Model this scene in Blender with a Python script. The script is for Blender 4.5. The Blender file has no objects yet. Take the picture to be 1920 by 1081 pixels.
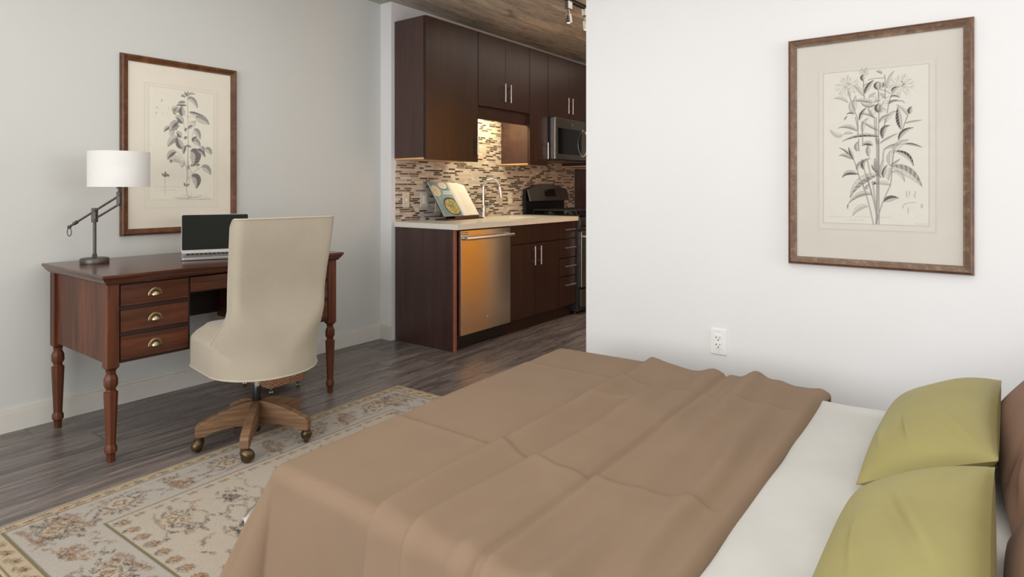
import bpy, math, random
import numpy as np
from mathutils import Vector, Matrix

random.seed(7)
rng = np.random.default_rng(11)
scene = bpy.context.scene
COL = scene.collection
PI = math.pi
ORG = {}


# ------------------------------------------------------------------ colour helpers
def s2l1(c):
    c = c / 255.0
    return c / 12.92 if c <= 0.04045 else ((c + 0.055) / 1.055) ** 2.4


def rgb(r, g, b, a=1.0):
    return (s2l1(r), s2l1(g), s2l1(b), a)


def lin(c):
    return np.array([s2l1(v) for v in c], dtype=np.float32)


# ------------------------------------------------------------------ materials
class NT:
    def __init__(self, name):
        self.m = bpy.data.materials.new(name)
        self.m.use_nodes = True
        self.t = self.m.node_tree
        self.t.nodes.clear()
        self.out = self.n('ShaderNodeOutputMaterial')
        self.p = self.n('ShaderNodeBsdfPrincipled')
        self.l(self.p.outputs[0], self.out.inputs[0])

    def n(self, typ, **kw):
        nd = self.t.nodes.new(typ)
        for k, v in kw.items():
            setattr(nd, k, v)
        return nd

    def l(self, a, b):
        self.t.links.new(a, b)

    def set(self, **kw):
        for k, v in kw.items():
            self.p.inputs[k.replace('_', ' ')].default_value = v

    def coord(self, scale=(1, 1, 1), rot=(0, 0, 0), out='Object'):
        tc = self.n('ShaderNodeTexCoord')
        mp = self.n('ShaderNodeMapping')
        mp.inputs['Scale'].default_value = scale
        mp.inputs['Rotation'].default_value = rot
        self.l(tc.outputs[out], mp.inputs[0])
        return mp.outputs[0]

    def noise(self, vec, scale=5, detail=4, rough=0.55, dist=0.0):
        nd = self.n('ShaderNodeTexNoise')
        nd.inputs['Scale'].default_value = scale
        nd.inputs['Detail'].default_value = detail
        nd.inputs['Roughness'].default_value = rough
        nd.inputs['Distortion'].default_value = dist
        if vec is not None:
            self.l(vec, nd.inputs['Vector'])
        return nd.outputs['Fac']

    def ramp(self, fac, stops, interp='LINEAR'):
        nd = self.n('ShaderNodeValToRGB')
        cr = nd.color_ramp
        cr.interpolation = interp
        while len(cr.elements) < len(stops):
            cr.elements.new(0.5)
        for e, (pos, col) in zip(cr.elements, stops):
            e.position = pos
            e.color = col
        self.l(fac, nd.inputs[0])
        return nd.outputs[0]

    def mix(self, fac, a, b, blend='MIX'):
        nd = self.n('ShaderNodeMix', data_type='RGBA', blend_type=blend)
        for sock, v in ((nd.inputs[0], fac), (nd.inputs[6], a), (nd.inputs[7], b)):
            if hasattr(v, 'node'):
                self.l(v, sock)
            else:
                sock.default_value = v
        return nd.outputs[2]

    def math(self, op, a, b=None, c=None):
        nd = self.n('ShaderNodeMath', operation=op)
        for i, v in enumerate((a, b, c)):
            if v is None:
                continue
            if hasattr(v, 'node'):
                self.l(v, nd.inputs[i])
            else:
                nd.inputs[i].default_value = v
        return nd.outputs[0]

    def bump(self, h, strength=0.2, dist=0.01):
        nd = self.n('ShaderNodeBump')
        nd.inputs['Strength'].default_value = strength
        nd.inputs['Distance'].default_value = dist
        self.l(h, nd.inputs['Height'])
        self.l(nd.outputs[0], self.p.inputs['Normal'])

    def base(self, col):
        self.l(col, self.p.inputs['Base Color'])


def plain(name, c, rough=0.5, metal=0.0, var=0.06, scale=20.0, bump=0.0, bscale=200.0, coat=0.0, sheen=0.0, spec=0.5, aniso=0.0):
    t = NT(name)
    t.set(Roughness=rough, Metallic=metal)
    t.p.inputs['Specular IOR Level'].default_value = spec
    if coat:
        t.set(Coat_Weight=coat)
        t.p.inputs['Coat Roughness'].default_value = 0.12
    if sheen:
        t.set(Sheen_Weight=sheen)
        t.p.inputs['Sheen Roughness'].default_value = 0.5
    if aniso:
        t.set(Anisotropic=aniso)
        t.p.inputs['Anisotropic Rotation'].default_value = 0.25
    v = t.coord()
    f = t.noise(v, scale, 3)
    a = rgb(*[min(255, k * (1 + var)) for k in c])
    b = rgb(*[k * (1 - var) for k in c])
    t.base(t.ramp(f, [(0.3, b), (0.7, a)]))
    if bump:
        t.bump(t.noise(v, bscale, 2), bump, 0.002)
    return t.m


def wood(name, dark, light, scale=(30, 30, 2.2), rough=0.38, coat=0.0, dist=0.6, contrast=(0.3, 0.7), spec=0.5):
    t = NT(name)
    t.set(Roughness=rough)
    t.p.inputs['Specular IOR Level'].default_value = spec
    if coat:
        t.set(Coat_Weight=coat)
        t.p.inputs['Coat Roughness'].default_value = 0.1
    v = t.coord(scale)
    f = t.noise(v, 1.0, 6, 0.6, dist)
    v2 = t.coord((scale[0] * 0.12, scale[1] * 0.12, scale[2] * 0.25))
    g = t.noise(v2, 1.0, 3, 0.5, 0.3)
    c1 = t.ramp(f, [(contrast[0], rgb(*dark)), (contrast[1], rgb(*light))])
    c2 = t.ramp(g, [(0.3, (0.72, 0.7, 0.68, 1)), (0.72, (1.12, 1.1, 1.08, 1))])
    t.base(t.mix(1.0, c1, c2, 'MULTIPLY'))
    t.bump(f, 0.05, 0.002)
    return t.m


def attr_mat(name, rough=0.7, noise=None, bump=0.0, sheen=0.0, spec=0.3):
    t = NT(name)
    t.set(Roughness=rough)
    t.p.inputs['Specular IOR Level'].default_value = spec
    if sheen:
        t.set(Sheen_Weight=sheen)
    at = t.n('ShaderNodeAttribute')
    at.attribute_name = 'Col'
    col = at.outputs['Color']
    if noise:
        v = t.coord()
        f = t.noise(v, noise[0], 4, 0.65)
        k = t.ramp(f, [(0.25, (1 - noise[1],) * 3 + (1,)), (0.75, (1 + noise[1],) * 3 + (1,))])
        col = t.mix(1.0, col, k, 'MULTIPLY')
        if bump:
            t.bump(f, bump, 0.004)
    t.base(col)
    return t.m


def emit(name, c, strength):
    t = NT(name)
    t.p.inputs['Emission Color'].default_value = rgb(*c)
    t.p.inputs['Emission Strength'].default_value = strength
    t.set(Base_Color=rgb(*c))
    return t.m


def glass_pane(name, refl=0.06, tint=(255, 255, 255)):
    t = NT(name)
    t.t.nodes.remove(t.p)
    tr = t.n('ShaderNodeBsdfTransparent')
    tr.inputs[0].default_value = rgb(*tint)
    gl = t.n('ShaderNodeBsdfGlossy')
    gl.inputs['Roughness'].default_value = 0.25
    fr = t.n('ShaderNodeFresnel')
    fr.inputs[0].default_value = 1.45
    fac = t.math('MULTIPLY', fr.outputs[0], refl / 0.04)
    mx = t.n('ShaderNodeMixShader')
    t.l(fac, mx.inputs[0])
    t.l(tr.outputs[0], mx.inputs[1])
    t.l(gl.outputs[0], mx.inputs[2])
    t.l(mx.outputs[0], t.out.inputs[0])
    return t.m


def mosaic(name):
    t = NT(name)
    tc = t.n('ShaderNodeTexCoord')
    sp = t.n('ShaderNodeSeparateXYZ')
    t.l(tc.outputs['Object'], sp.inputs[0])
    y, z = sp.outputs[1], sp.outputs[2]
    H = 0.0163
    zr = t.math('DIVIDE', z, H)
    row = t.math('FLOOR', zr)
    zf = t.math('FRACT', zr)
    wn = t.n('ShaderNodeTexWhiteNoise', noise_dimensions='1D')
    t.l(row, wn.inputs['W'])
    off = t.math('MULTIPLY', wn.outputs['Value'], 37.0)
    s0 = t.math('ADD', t.math('DIVIDE', y, 0.068), off)
    wob = t.math('MULTIPLY', t.math('SINE', t.math('MULTIPLY', s0, 1.9)), 0.30)
    s = t.math('ADD', s0, wob)
    cell = t.math('FLOOR', s)
    sf = t.math('FRACT', s)
    cv = t.n('ShaderNodeCombineXYZ')
    t.l(cell, cv.inputs[0])
    t.l(row, cv.inputs[1])
    w2 = t.n('ShaderNodeTexWhiteNoise', noise_dimensions='2D')
    t.l(cv.outputs[0], w2.inputs['Vector'])
    val = w2.outputs['Value']
    light = t.ramp(val, [(0.0, rgb(70, 61, 54)), (0.17, rgb(86, 77, 70)), (0.28, rgb(124, 115, 107)), (0.37, rgb(190, 182, 172)),
                         (0.48, rgb(204, 196, 187)), (0.60, rgb(178, 170, 162)), (0.72, rgb(199, 185, 172)), (0.84, rgb(212, 206, 198)),
                         (0.93, rgb(186, 179, 172))], 'CONSTANT')
    grout = rgb(190, 182, 172)
    isd = t.math('LESS_THAN', val, 0.37)
    # dark glass strips are thinner than the stone pieces
    lo = t.math('ADD', 0.06, t.math('MULTIPLY', isd, 0.10))
    hi = t.math('SUBTRACT', 0.96, t.math('MULTIPLY', isd, 0.08))
    m = t.math('MULTIPLY', t.math('GREATER_THAN', zf, lo), t.math('LESS_THAN', zf, hi))
    m = t.math('MULTIPLY', m, t.math('GREATER_THAN', sf, 0.05))
    col = t.mix(m, grout, light)
    nv = t.coord((60, 60, 60))
    k = t.ramp(t.noise(nv, 1.0, 3), [(0.3, (0.93, 0.93, 0.93, 1)), (0.7, (1.05, 1.05, 1.05, 1))])
    t.base(t.mix(1.0, col, k, 'MULTIPLY'))
    t.l(t.math('SUBTRACT', 0.5, t.math('MULTIPLY', isd, 0.3)), t.p.inputs['Roughness'])
    t.bump(m, 0.25, 0.002)
    return t.m


def floor_mat():
    t = NT('vinyl_plank_floor')
    tc = t.n('ShaderNodeTexCoord')
    sp = t.n('ShaderNodeSeparateXYZ')
    t.l(tc.outputs['Object'], sp.inputs[0])
    x, y = sp.outputs[0], sp.outputs[1]
    rowf = t.math('DIVIDE', x, 0.18)
    row = t.math('FLOOR', rowf)
    rf = t.math('FRACT', rowf)
    wn = t.n('ShaderNodeTexWhiteNoise', noise_dimensions='1D')
    t.l(row, wn.inputs['W'])
    sy = t.math('ADD', t.math('DIVIDE', y, 1.2), t.math('MULTIPLY', wn.outputs['Value'], 11.0))
    cell = t.math('FLOOR', sy)
    cf = t.math('FRACT', sy)
    cv = t.n('ShaderNodeCombineXYZ')
    t.l(row, cv.inputs[0])
    t.l(cell, cv.inputs[1])
    w2 = t.n('ShaderNodeTexWhiteNoise', noise_dimensions='2D')
    t.l(cv.outputs[0], w2.inputs['Vector'])
    # per-plank shifted grain, streaks run along the plank
    mp = t.n('ShaderNodeCombineXYZ')
    t.l(t.math('MULTIPLY', x, 16.0), mp.inputs[0])
    t.l(t.math('ADD', t.math('MULTIPLY', y, 1.5), t.math('MULTIPLY', w2.outputs['Value'], 30.0)), mp.inputs[1])
    t.l(t.math('MULTIPLY', w2.outputs['Value'], 20.0), mp.inputs[2])
    g1 = t.noise(mp.outputs[0], 1.0, 8, 0.66, 1.2)
    mp2 = t.n('ShaderNodeCombineXYZ')
    t.l(t.math('MULTIPLY', x, 55.0), mp2.inputs[0])
    t.l(t.math('MULTIPLY', y, 5.0), mp2.inputs[1])
    g2 = t.noise(mp2.outputs[0], 1.0, 5, 0.7, 0.5)
    c = t.ramp(g1, [(0.22, rgb(66, 62, 62)), (0.42, rgb(99, 92, 90)), (0.55, rgb(124, 116, 112)), (0.68, rgb(146, 134, 126)), (0.82, rgb(150, 148, 150))])
    c = t.mix(1.0, c, t.ramp(g2, [(0.3, (0.78, 0.78, 0.8, 1)), (0.7, (1.12, 1.1, 1.08, 1))]), 'MULTIPLY')
    c = t.mix(1.0, c, t.ramp(w2.outputs['Value'], [(0.0, (0.84, 0.84, 0.85, 1)), (1.0, (1.1, 1.08, 1.06, 1))]), 'MULTIPLY')
    seam = t.math('MULTIPLY', t.math('GREATER_THAN', rf, 0.018), t.math('GREATER_THAN', cf, 0.003))
    c = t.mix(seam, rgb(48, 44, 42), c)
    t.base(c)
    rr = t.ramp(g2, [(0.3, (0.22, 0.22, 0.22, 1)), (0.7, (0.40, 0.40, 0.40, 1))])
    t.l(rr, t.p.inputs['Roughness'])
    t.bump(g2, 0.06, 0.002)
    return t.m


def concrete_mat():
    t = NT('board_formed_concrete')
    t.set(Roughness=0.85)
    v = t.coord((3.4, 0.55, 1))
    a = t.noise(v, 1.6, 8, 0.62, 1.4)
    v2 = t.coord((14, 2.2, 1))
    b = t.noise(v2, 1.0, 7, 0.7, 0.8)
    v3 = t.coord((40, 9, 1))
    d = t.noise(v3, 1.0, 5, 0.7, 0.4)
    c = t.ramp(a, [(0.28, rgb(150, 149, 147)), (0.5, rgb(188, 184, 175)), (0.7, rgb(224, 217, 204))])
    c = t.mix(1.0, c, t.ramp(b, [(0.34, (0.50, 0.50, 0.51, 1)), (0.47, (0.95, 0.95, 0.95, 1)), (0.7, (1.22, 1.2, 1.14, 1))]), 'MULTIPLY')
    c = t.mix(1.0, c, t.ramp(d, [(0.32, (0.55, 0.55, 0.56, 1)), (0.46, (1, 1, 1, 1))]), 'MULTIPLY')
    t.base(c)
    t.bump(b, 0.25, 0.01)
    return t.m


def fabric(name, c, scale=900, var=0.05, sheen=0.15, rough=0.9, bump=0.12, weave=False):
    t = NT(name)
    t.set(Roughness=rough)
    t.set(Sheen_Weight=sheen)
    t.p.inputs['Specular IOR Level'].default_value = 0.2
    v = t.coord()
    f = t.noise(v, scale, 2, 0.6)
    a = rgb(*[min(255, k * (1 + var)) for k in c])
    b = rgb(*[k * (1 - var) for k in c])
    col = t.ramp(f, [(0.3, b), (0.7, a)])
    g = t.noise(v, 6, 2)
    col = t.mix(1.0, col, t.ramp(g, [(0.3, (0.96, 0.96, 0.96, 1)), (0.7, (1.03, 1.03, 1.03, 1))]), 'MULTIPLY')
    t.base(col)
    t.bump(f, bump, 0.001)
    return t.m


M = {}
M['wall'] = plain('warm_white_paint', (229, 229, 230), 0.75, var=0.006, scale=1.5, bump=0.04, bscale=350, spec=0.25)
M['wall_left'] = plain('pale_grey_dimmed_paint', (205, 206, 202), 0.7, var=0.008, scale=1.2, bump=0.04, bscale=350, spec=0.25)  # greyish paint; the weaker light on this wall is put into the colour too
M['trimw'] = plain('white_satin_trim', (214, 211, 203), 0.45, var=0.01)
M['concrete'] = concrete_mat()
M['floor'] = floor_mat()
M['mosaic'] = mosaic('glass_and_stone_mosaic')
M['espresso'] = wood('espresso_cabinet_wood', (44, 27, 20), (64, 41, 30), (26, 26, 1.6), 0.34, 0.0, contrast=(0.2, 0.8), spec=0.35)
M['espresso_end'] = wood('espresso_end_panel_wood', (56, 36, 33), (80, 54, 49), (22, 22, 1.6), 0.30, 0.25, contrast=(0.2, 0.8))
M['birch'] = wood('birch_cabinet_underside', (196, 150, 104), (226, 184, 134), (3, 20, 20), 0.5)
M['edge'] = plain('reddish_edge_band', (150, 88, 68), 0.45, var=0.08)
M['walnut'] = wood('reddish_brown_walnut', (54, 26, 14), (116, 64, 38), (30, 30, 2.4), 0.42, 0.0, spec=0.35)
M['walnut_y'] = wood('reddish_brown_walnut_crosswise', (52, 26, 15), (106, 60, 37), (28, 2.0, 28), 0.40, 0.05, spec=0.4)
M['walnut_top'] = wood('polished_walnut_top', (58, 30, 20), (104, 60, 42), (22, 1.8, 22), 0.24, 0.15)
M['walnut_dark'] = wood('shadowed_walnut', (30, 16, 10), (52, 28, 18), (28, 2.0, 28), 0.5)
M['steel'] = plain('brushed_stainless_steel', (196, 190, 181), 0.24, 1.0, var=0.02, scale=4, aniso=0.8)
M['steel_dark'] = plain('dark_stainless_steel', (140, 131, 120), 0.28, 1.0, var=0.05, scale=4)
M['chrome'] = plain('polished_chrome', (225, 225, 228), 0.09, 1.0, var=0.01)
M['nickel'] = plain('brushed_nickel', (205, 203, 200), 0.3, 1.0, var=0.02)
M['black'] = plain('black_plastic', (16, 16, 17), 0.35, var=0.1)
M['blackgloss'] = plain('black_glass', (9, 9, 10), 0.06, var=0.05)
M['castiron'] = plain('cast_iron', (44, 44, 46), 0.55, 0.3, var=0.15)
M['darkgrey'] = plain('dark_grey_enamel', (52, 52, 55), 0.45, 0.2, var=0.08)
M['quartz'] = plain('white_quartz', (226, 222, 212), 0.22, var=0.02, scale=90, spec=0.5)
M['porcelain'] = plain('white_porcelain', (240, 240, 236), 0.15, var=0.01)
M['brass'] = plain('antique_brass', (150, 132, 104), 0.32, 1.0, var=0.10, scale=60)
M['brass_bright'] = plain('worn_bright_brass', (170, 156, 130), 0.36, 1.0, var=0.08, scale=60)
M['caster'] = plain('bronze_caster_metal', (96, 80, 58), 0.36, 0.85, var=0.12, scale=40)
M['gunmetal'] = plain('aged_gunmetal', (92, 87, 82), 0.42, 0.75, var=0.10, scale=40)
M['linen_shade'] = fabric('white_linen_shade', (224, 223, 220), 700, 0.03, 0.1, bump=0.08)
M['chair'] = fabric('cream_linen_upholstery', (172, 162, 145), 650, 0.05, 0.2, bump=0.1)
M['chair_pipe'] = fabric('cream_linen_piping', (182, 174, 156), 650, 0.04, 0.2)
M['oak'] = wood('weathered_oak', (88, 64, 44), (150, 116, 84), (5, 5, 110), 0.62, contrast=(0.25, 0.75))
M['satin'] = plain('satin_silver_metal', (150, 146, 140), 0.42, 1.0, var=0.02)
M['alu'] = plain('silver_aluminium', (176, 174, 172), 0.38, 0.7, var=0.02)
M['screen'] = plain('dark_laptop_screen', (33, 34, 30), 0.35, var=0.03, spec=0.08)
M['keys'] = plain('black_keycaps', (34, 34, 35), 0.5, var=0.1)
M['blanket'] = fabric('tan_cotton_blanket', (139, 117, 97), 1100, 0.03, 0.03, bump=0.06)
M['sheet'] = fabric('white_cotton_sheet', (200, 199, 196), 1200, 0.02, 0.05, bump=0.05)
M['green'] = fabric('olive_green_satin', (158, 150, 97), 1200, 0.03, 0.02, rough=0.55, bump=0.04)
M['brownp'] = fabric('brown_cotton_pillowcase', (134, 105, 87), 1200, 0.03, 0.03, bump=0.05)
M['plate'] = plain('white_wall_plate', (238, 238, 236), 0.35, var=0.005)
M['plate_beige'] = plain('off_white_wall_plate', (214, 206, 192), 0.35, var=0.01)
M['slot'] = plain('dark_slot', (70, 70, 72), 0.6)
M['matboard'] = plain('cream_mat_board', (203, 198, 189), 0.8, var=0.008, scale=6)
M['matboard_l'] = plain('light_cream_mat_board', (226, 219, 204), 0.8, var=0.008, scale=6)  # lighter cream for the print above the desk
M['glass'] = glass_pane('picture_glass', 0.0015)
M['orange'] = plain('orange_paint', (246, 160, 30), 0.6, var=0.02)
M['print'] = attr_mat('engraved_print_paper', 0.85, (30, 0.02))
M['rug'] = attr_mat('wool_rug_pile', 0.95, (420, 0.22), 0.5, 0.2, 0.1)
M['page'] = attr_mat('printed_page', 0.5)


def frame_mat():
    t = NT('antique_gilt_walnut_frame')
    t.set(Roughness=0.4)
    v = t.coord((18, 18, 18))
    f = t.noise(v, 1.0, 5, 0.6, 0.6)
    c = t.ramp(f, [(0.3, rgb(66, 37, 16)), (0.55, rgb(100, 58, 26)), (0.75, rgb(124, 80, 40))])
    g = t.noise(t.coord((150, 150, 150)), 1.0, 3, 0.7)
    c = t.mix(t.ramp(g, [(0.62, (0, 0, 0, 1)), (0.72, (0.5, 0.5, 0.5, 1))]), c, rgb(60, 38, 22))
    t.base(c)
    t.bump(g, 0.1, 0.001)
    return t.m


def frame_inner_mat():
    t = NT('worn_bronze_frame_face')
    t.set(Roughness=0.45)
    f = t.noise(t.coord((40, 40, 40)), 1.0, 5, 0.7, 0.4)
    c = t.ramp(f, [(0.3, rgb(92, 70, 56)), (0.55, rgb(116, 92, 74)), (0.7, rgb(150, 124, 92)), (0.85, rgb(178, 152, 116))])
    t.base(c)
    t.bump(f, 0.1, 0.001)
    return t.m


M['frame'] = frame_mat()
M['frame_in'] = frame_inner_mat()


def basket_mat():
    t = NT('woven_water_hyacinth')
    t.set(Roughness=0.75)
    tc = t.n('ShaderNodeTexCoord')
    sp = t.n('ShaderNodeSeparateXYZ')
    t.l(tc.outputs['Object'], sp.inputs[0])
    u = t.math('ADD', sp.outputs[0], sp.outputs[1])
    z = sp.outputs[2]
    row = t.math('FLOOR', t.math('DIVIDE', z, 0.0095))
    a = t.math('ABSOLUTE', t.math('SINE', t.math('DIVIDE', z, 0.0095 / PI)))
    ph = t.math('MULTIPLY', row, PI / 2)
    b = t.math('ABSOLUTE', t.math('SINE', t.math('ADD', t.math('DIVIDE', u, 0.015 / PI), ph)))
    h = t.math('MULTIPLY', a, b)
    f = t.noise(t.coord((70, 70, 120)), 1.0, 4, 0.7)
    c = t.ramp(h, [(0.05, rgb(84, 46, 28)), (0.4, rgb(206, 148, 108)), (0.8, rgb(240, 196, 152))])
    c = t.mix(1.0, c, t.ramp(f, [(0.3, (0.7, 0.66, 0.62, 1)), (0.7, (1.15, 1.12, 1.1, 1))]), 'MULTIPLY')
    t.base(c)
    t.bump(h, 0.9, 0.008)
    return t.m


M['basket'] = basket_mat()


# ------------------------------------------------------------------ object helpers
def tag(o, label=None, cat=None, group=None, kind=None):
    if label:
        o['label'] = label
    if cat:
        o['category'] = cat
    if group:
        o['group'] = group
    if kind:
        o['kind'] = kind
    return o


def thing(name, label, cat, loc=(0, 0, 0), group=None, rot=None, local=False):
    o = bpy.data.objects.new(name, None)
    COL.objects.link(o)
    o.empty_display_size = 0.05
    o.location = loc
    if rot:
        o.rotation_euler = rot
    ORG[o.name] = Vector((0, 0, 0)) if (local or rot) else Vector(loc)
    return tag(o, label, cat, group)


class MB:
    def __init__(self):
        self.v, self.f = [], []

    def add(self, verts, faces):
        n = len(self.v)
        self.v += [tuple(p) for p in verts]
        self.f += [tuple(i + n for i in f) for f in faces]
        return self

    def box(self, x0, x1, y0, y1, z0, z1):
        vs = [(x0, y0, z0), (x1, y0, z0), (x1, y1, z0), (x0, y1, z0), (x0, y0, z1), (x1, y0, z1), (x1, y1, z1), (x0, y1, z1)]
        fs = [(0, 3, 2, 1), (4, 5, 6, 7), (0, 1, 5, 4), (1, 2, 6, 5), (2, 3, 7, 6), (3, 0, 4, 7)]
        return self.add(vs, fs)

    def prism(self, poly, a0, a1, fn):
        """poly: list of 2D points; fn(p, a) -> 3D"""
        n = len(poly)
        vs = [fn(p, a0) for p in poly] + [fn(p, a1) for p in poly]
        fs = [tuple(range(n))[::-1], tuple(range(n, 2 * n))]
        fs += [(i, (i + 1) % n, n + (i + 1) % n, n + i) for i in range(n)]
        return self.add(vs, fs)

    def tube(self, pts, r, n=10, cap=True, closed=False):
        pts = [Vector(p) for p in pts]
        k = len(pts)
        rs = r if isinstance(r, (list, tuple)) else [r] * k
        vs, fs = [], []
        ref = None
        for i, p in enumerate(pts):
            if closed:
                d = pts[(i + 1) % k] - pts[i - 1]
            else:
                d = pts[min(i + 1, k - 1)] - pts[max(i - 1, 0)]
            d.normalize()
            if ref is None:
                ref = Vector((0, 0, 1)) if abs(d.z) < 0.9 else Vector((1, 0, 0))
            a = (ref - d * ref.dot(d)).normalized()
            ref = a
            b = d.cross(a)
            for j in range(n):
                t = 2 * PI * j / n
                vs.append(p + (a * math.cos(t) + b * math.sin(t)) * rs[i])
        seg = k if closed else k - 1
        for i in range(seg):
            for j in range(n):
                i2 = (i + 1) % k
                fs.append((i * n + j, i * n + (j + 1) % n, i2 * n + (j + 1) % n, i2 * n + j))
        if cap and not closed:
            fs.append(tuple(range(n))[::-1])
            fs.append(tuple(range((k - 1) * n, k * n)))
        return self.add(vs, fs)

    def lathe(self, prof, c=(0, 0, 0), n=24, fn=None, phase=0.0, cap=True):
        """prof: [(r,z)]; fn maps local (x,y,z)->3D"""
        vs, fs = [], []
        for r, z in prof:
            for j in range(n):
                t = 2 * PI * j / n + phase
                p = (r * math.cos(t), r * math.sin(t), z)
                if fn:
                    p = fn(*p)
                vs.append((c[0] + p[0], c[1] + p[1], c[2] + p[2]))
        k = len(prof)
        for i in range(k - 1):
            for j in range(n):
                fs.append((i * n + j, i * n + (j + 1) % n, (i + 1) * n + (j + 1) % n, (i + 1) * n + j))
        if cap:
            fs.append(tuple(range(n))[::-1])
            fs.append(tuple(range((k - 1) * n, k * n)))
        return self.add(vs, fs)

    def ell(self, c, r, n=16, m=10, fn=None):
        prof = []
        for i in range(1, m):
            a = PI * i / m
            prof.append((math.sin(a), -math.cos(a)))
        f = (lambda x, y, z: fn(x * r[0], y * r[1], z * r[2])) if fn else (lambda x, y, z: (x * r[0], y * r[1], z * r[2]))
        return self.lathe(prof, c, n, f)

    def grid(self, fn, nu, nv, closeu=False):
        vs = [fn(i / (nu if closeu else nu - 1), j / (nv - 1)) for j in range(nv) for i in range(nu)]
        fs = []
        for j in range(nv - 1):
            for i in range(nu if closeu else nu - 1):
                i2 = (i + 1) % nu
                fs.append((j * nu + i, j * nu + i2, (j + 1) * nu + i2, (j + 1) * nu + i))
        return self.add(vs, fs)

    def rrect(self, x0, x1, y0, y1, rad, levels, n=6):
        """stack of rounded rectangles: levels [(z, inset)], capped"""
        vs, fs = [], []
        cnt = 4 * (n + 1)
        for z, ins in levels:
            r = max(rad - ins, 0.001)
            for cx, cy, a0 in ((x1 - ins - r, y1 - ins - r, 0), (x0 + ins + r, y1 - ins - r, 90), (x0 + ins + r, y0 + ins + r, 180), (x1 - ins - r, y0 + ins + r, 270)):
                for i in range(n + 1):
                    a = math.radians(a0 + 90 * i / n)
                    vs.append((cx + r * math.cos(a), cy + r * math.sin(a), z))
        for k in range(len(levels) - 1):
            for j in range(cnt):
                fs.append((k * cnt + j, k * cnt + (j + 1) % cnt, (k + 1) * cnt + (j + 1) % cnt, (k + 1) * cnt + j))
        fs.append(tuple(range(cnt))[::-1])
        fs.append(tuple(range((len(levels) - 1) * cnt, len(levels) * cnt)))
        return self.add(vs, fs)

    def xf(self, fn, start=0):
        for i in range(start, len(self.v)):
            self.v[i] = tuple(fn(*self.v[i]))
        return self

    def build(self, name, mat, parent=None, bevel=0.0, smooth=False, ang=40, org=None, seg=2):
        me = bpy.data.meshes.new(name)
        if parent is not None:
            og = ORG[parent.name]
        else:
            og = Vector(org) if org else Vector((0, 0, 0))
        me.from_pydata([(p[0] - og.x, p[1] - og.y, p[2] - og.z) for p in self.v], [], self.f)
        me.update()
        import bmesh
        bm = bmesh.new()
        bm.from_mesh(me)
        bmesh.ops.recalc_face_normals(bm, faces=bm.faces)
        bm.to_mesh(me)
        bm.free()
        if smooth or bevel:
            me.polygons.foreach_set('use_smooth', [True] * len(me.polygons))
            me.set_sharp_from_angle(angle=math.radians(ang))
        o = bpy.data.objects.new(name, me)
        COL.objects.link(o)
        if isinstance(mat, str):
            mat = M[mat]
        me.materials.append(mat)
        if parent is not None:
            o.parent = parent
        else:
            o.location = og
        ORG[o.name] = og
        if bevel:
            b = o.modifiers.new('Bevel', 'BEVEL')
            b.width = bevel
            b.segments = seg
            b.limit_method = 'ANGLE'
            b.angle_limit = math.radians(30)
            b.harden_normals = True
        return o


def bx(name, mat, d, parent=None, bevel=0.0, org=None):
    return MB().box(*d).build(name, mat, parent, bevel, org=org)


def struct(name, mat, d, bevel=0.0):
    o = MB().box(*d).build(name, mat, None, bevel, org=((d[0] + d[1]) / 2, (d[2] + d[3]) / 2, d[4]))
    return tag(o, kind='structure')


def grid_mesh(name, xs, ys, col, fn, mat, parent=None, org=(0, 0, 0)):
    """heavy grid with a per-vertex colour; fn(X,Y)->(N,3) float array"""
    nx, ny = len(xs), len(ys)
    X, Y = np.meshgrid(xs, ys)
    P = fn(X.ravel(), Y.ravel()).astype(np.float32)
    og = ORG[parent.name] if parent is not None else Vector(org)
    P -= np.array(og, dtype=np.float32)
    i = np.arange(nx - 1)
    j = np.arange(ny - 1)
    I, J = np.meshgrid(i, j)
    a = (J * nx + I).ravel()
    quads = np.stack([a, a + 1, a + nx + 1, a + nx], 1).astype(np.int32)
    me = bpy.data.meshes.new(name)
    me.vertices.add(nx * ny)
    me.vertices.foreach_set('co', P.ravel())
    me.loops.add(quads.size)
    me.loops.foreach_set('vertex_index', quads.ravel())
    me.polygons.add(len(quads))
    me.polygons.foreach_set('loop_start', np.arange(0, quads.size, 4, dtype=np.int32))
    me.update(calc_edges=True)
    if col is not None:
        at = me.color_attributes.new('Col', 'FLOAT_COLOR', 'POINT')
        c4 = np.ones((nx * ny, 4), dtype=np.float32)
        c4[:, :3] = col.reshape(-1, 3)
        at.data.foreach_set('color', c4.ravel())
    me.polygons.foreach_set('use_smooth', [True] * len(me.polygons))
    me.materials.append(M[mat] if isinstance(mat, str) else mat)
    o = bpy.data.objects.new(name, me)
    COL.objects.link(o)
    if parent is not None:
        o.parent = parent
    else:
        o.location = og
    ORG[o.name] = og
    return o


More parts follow.
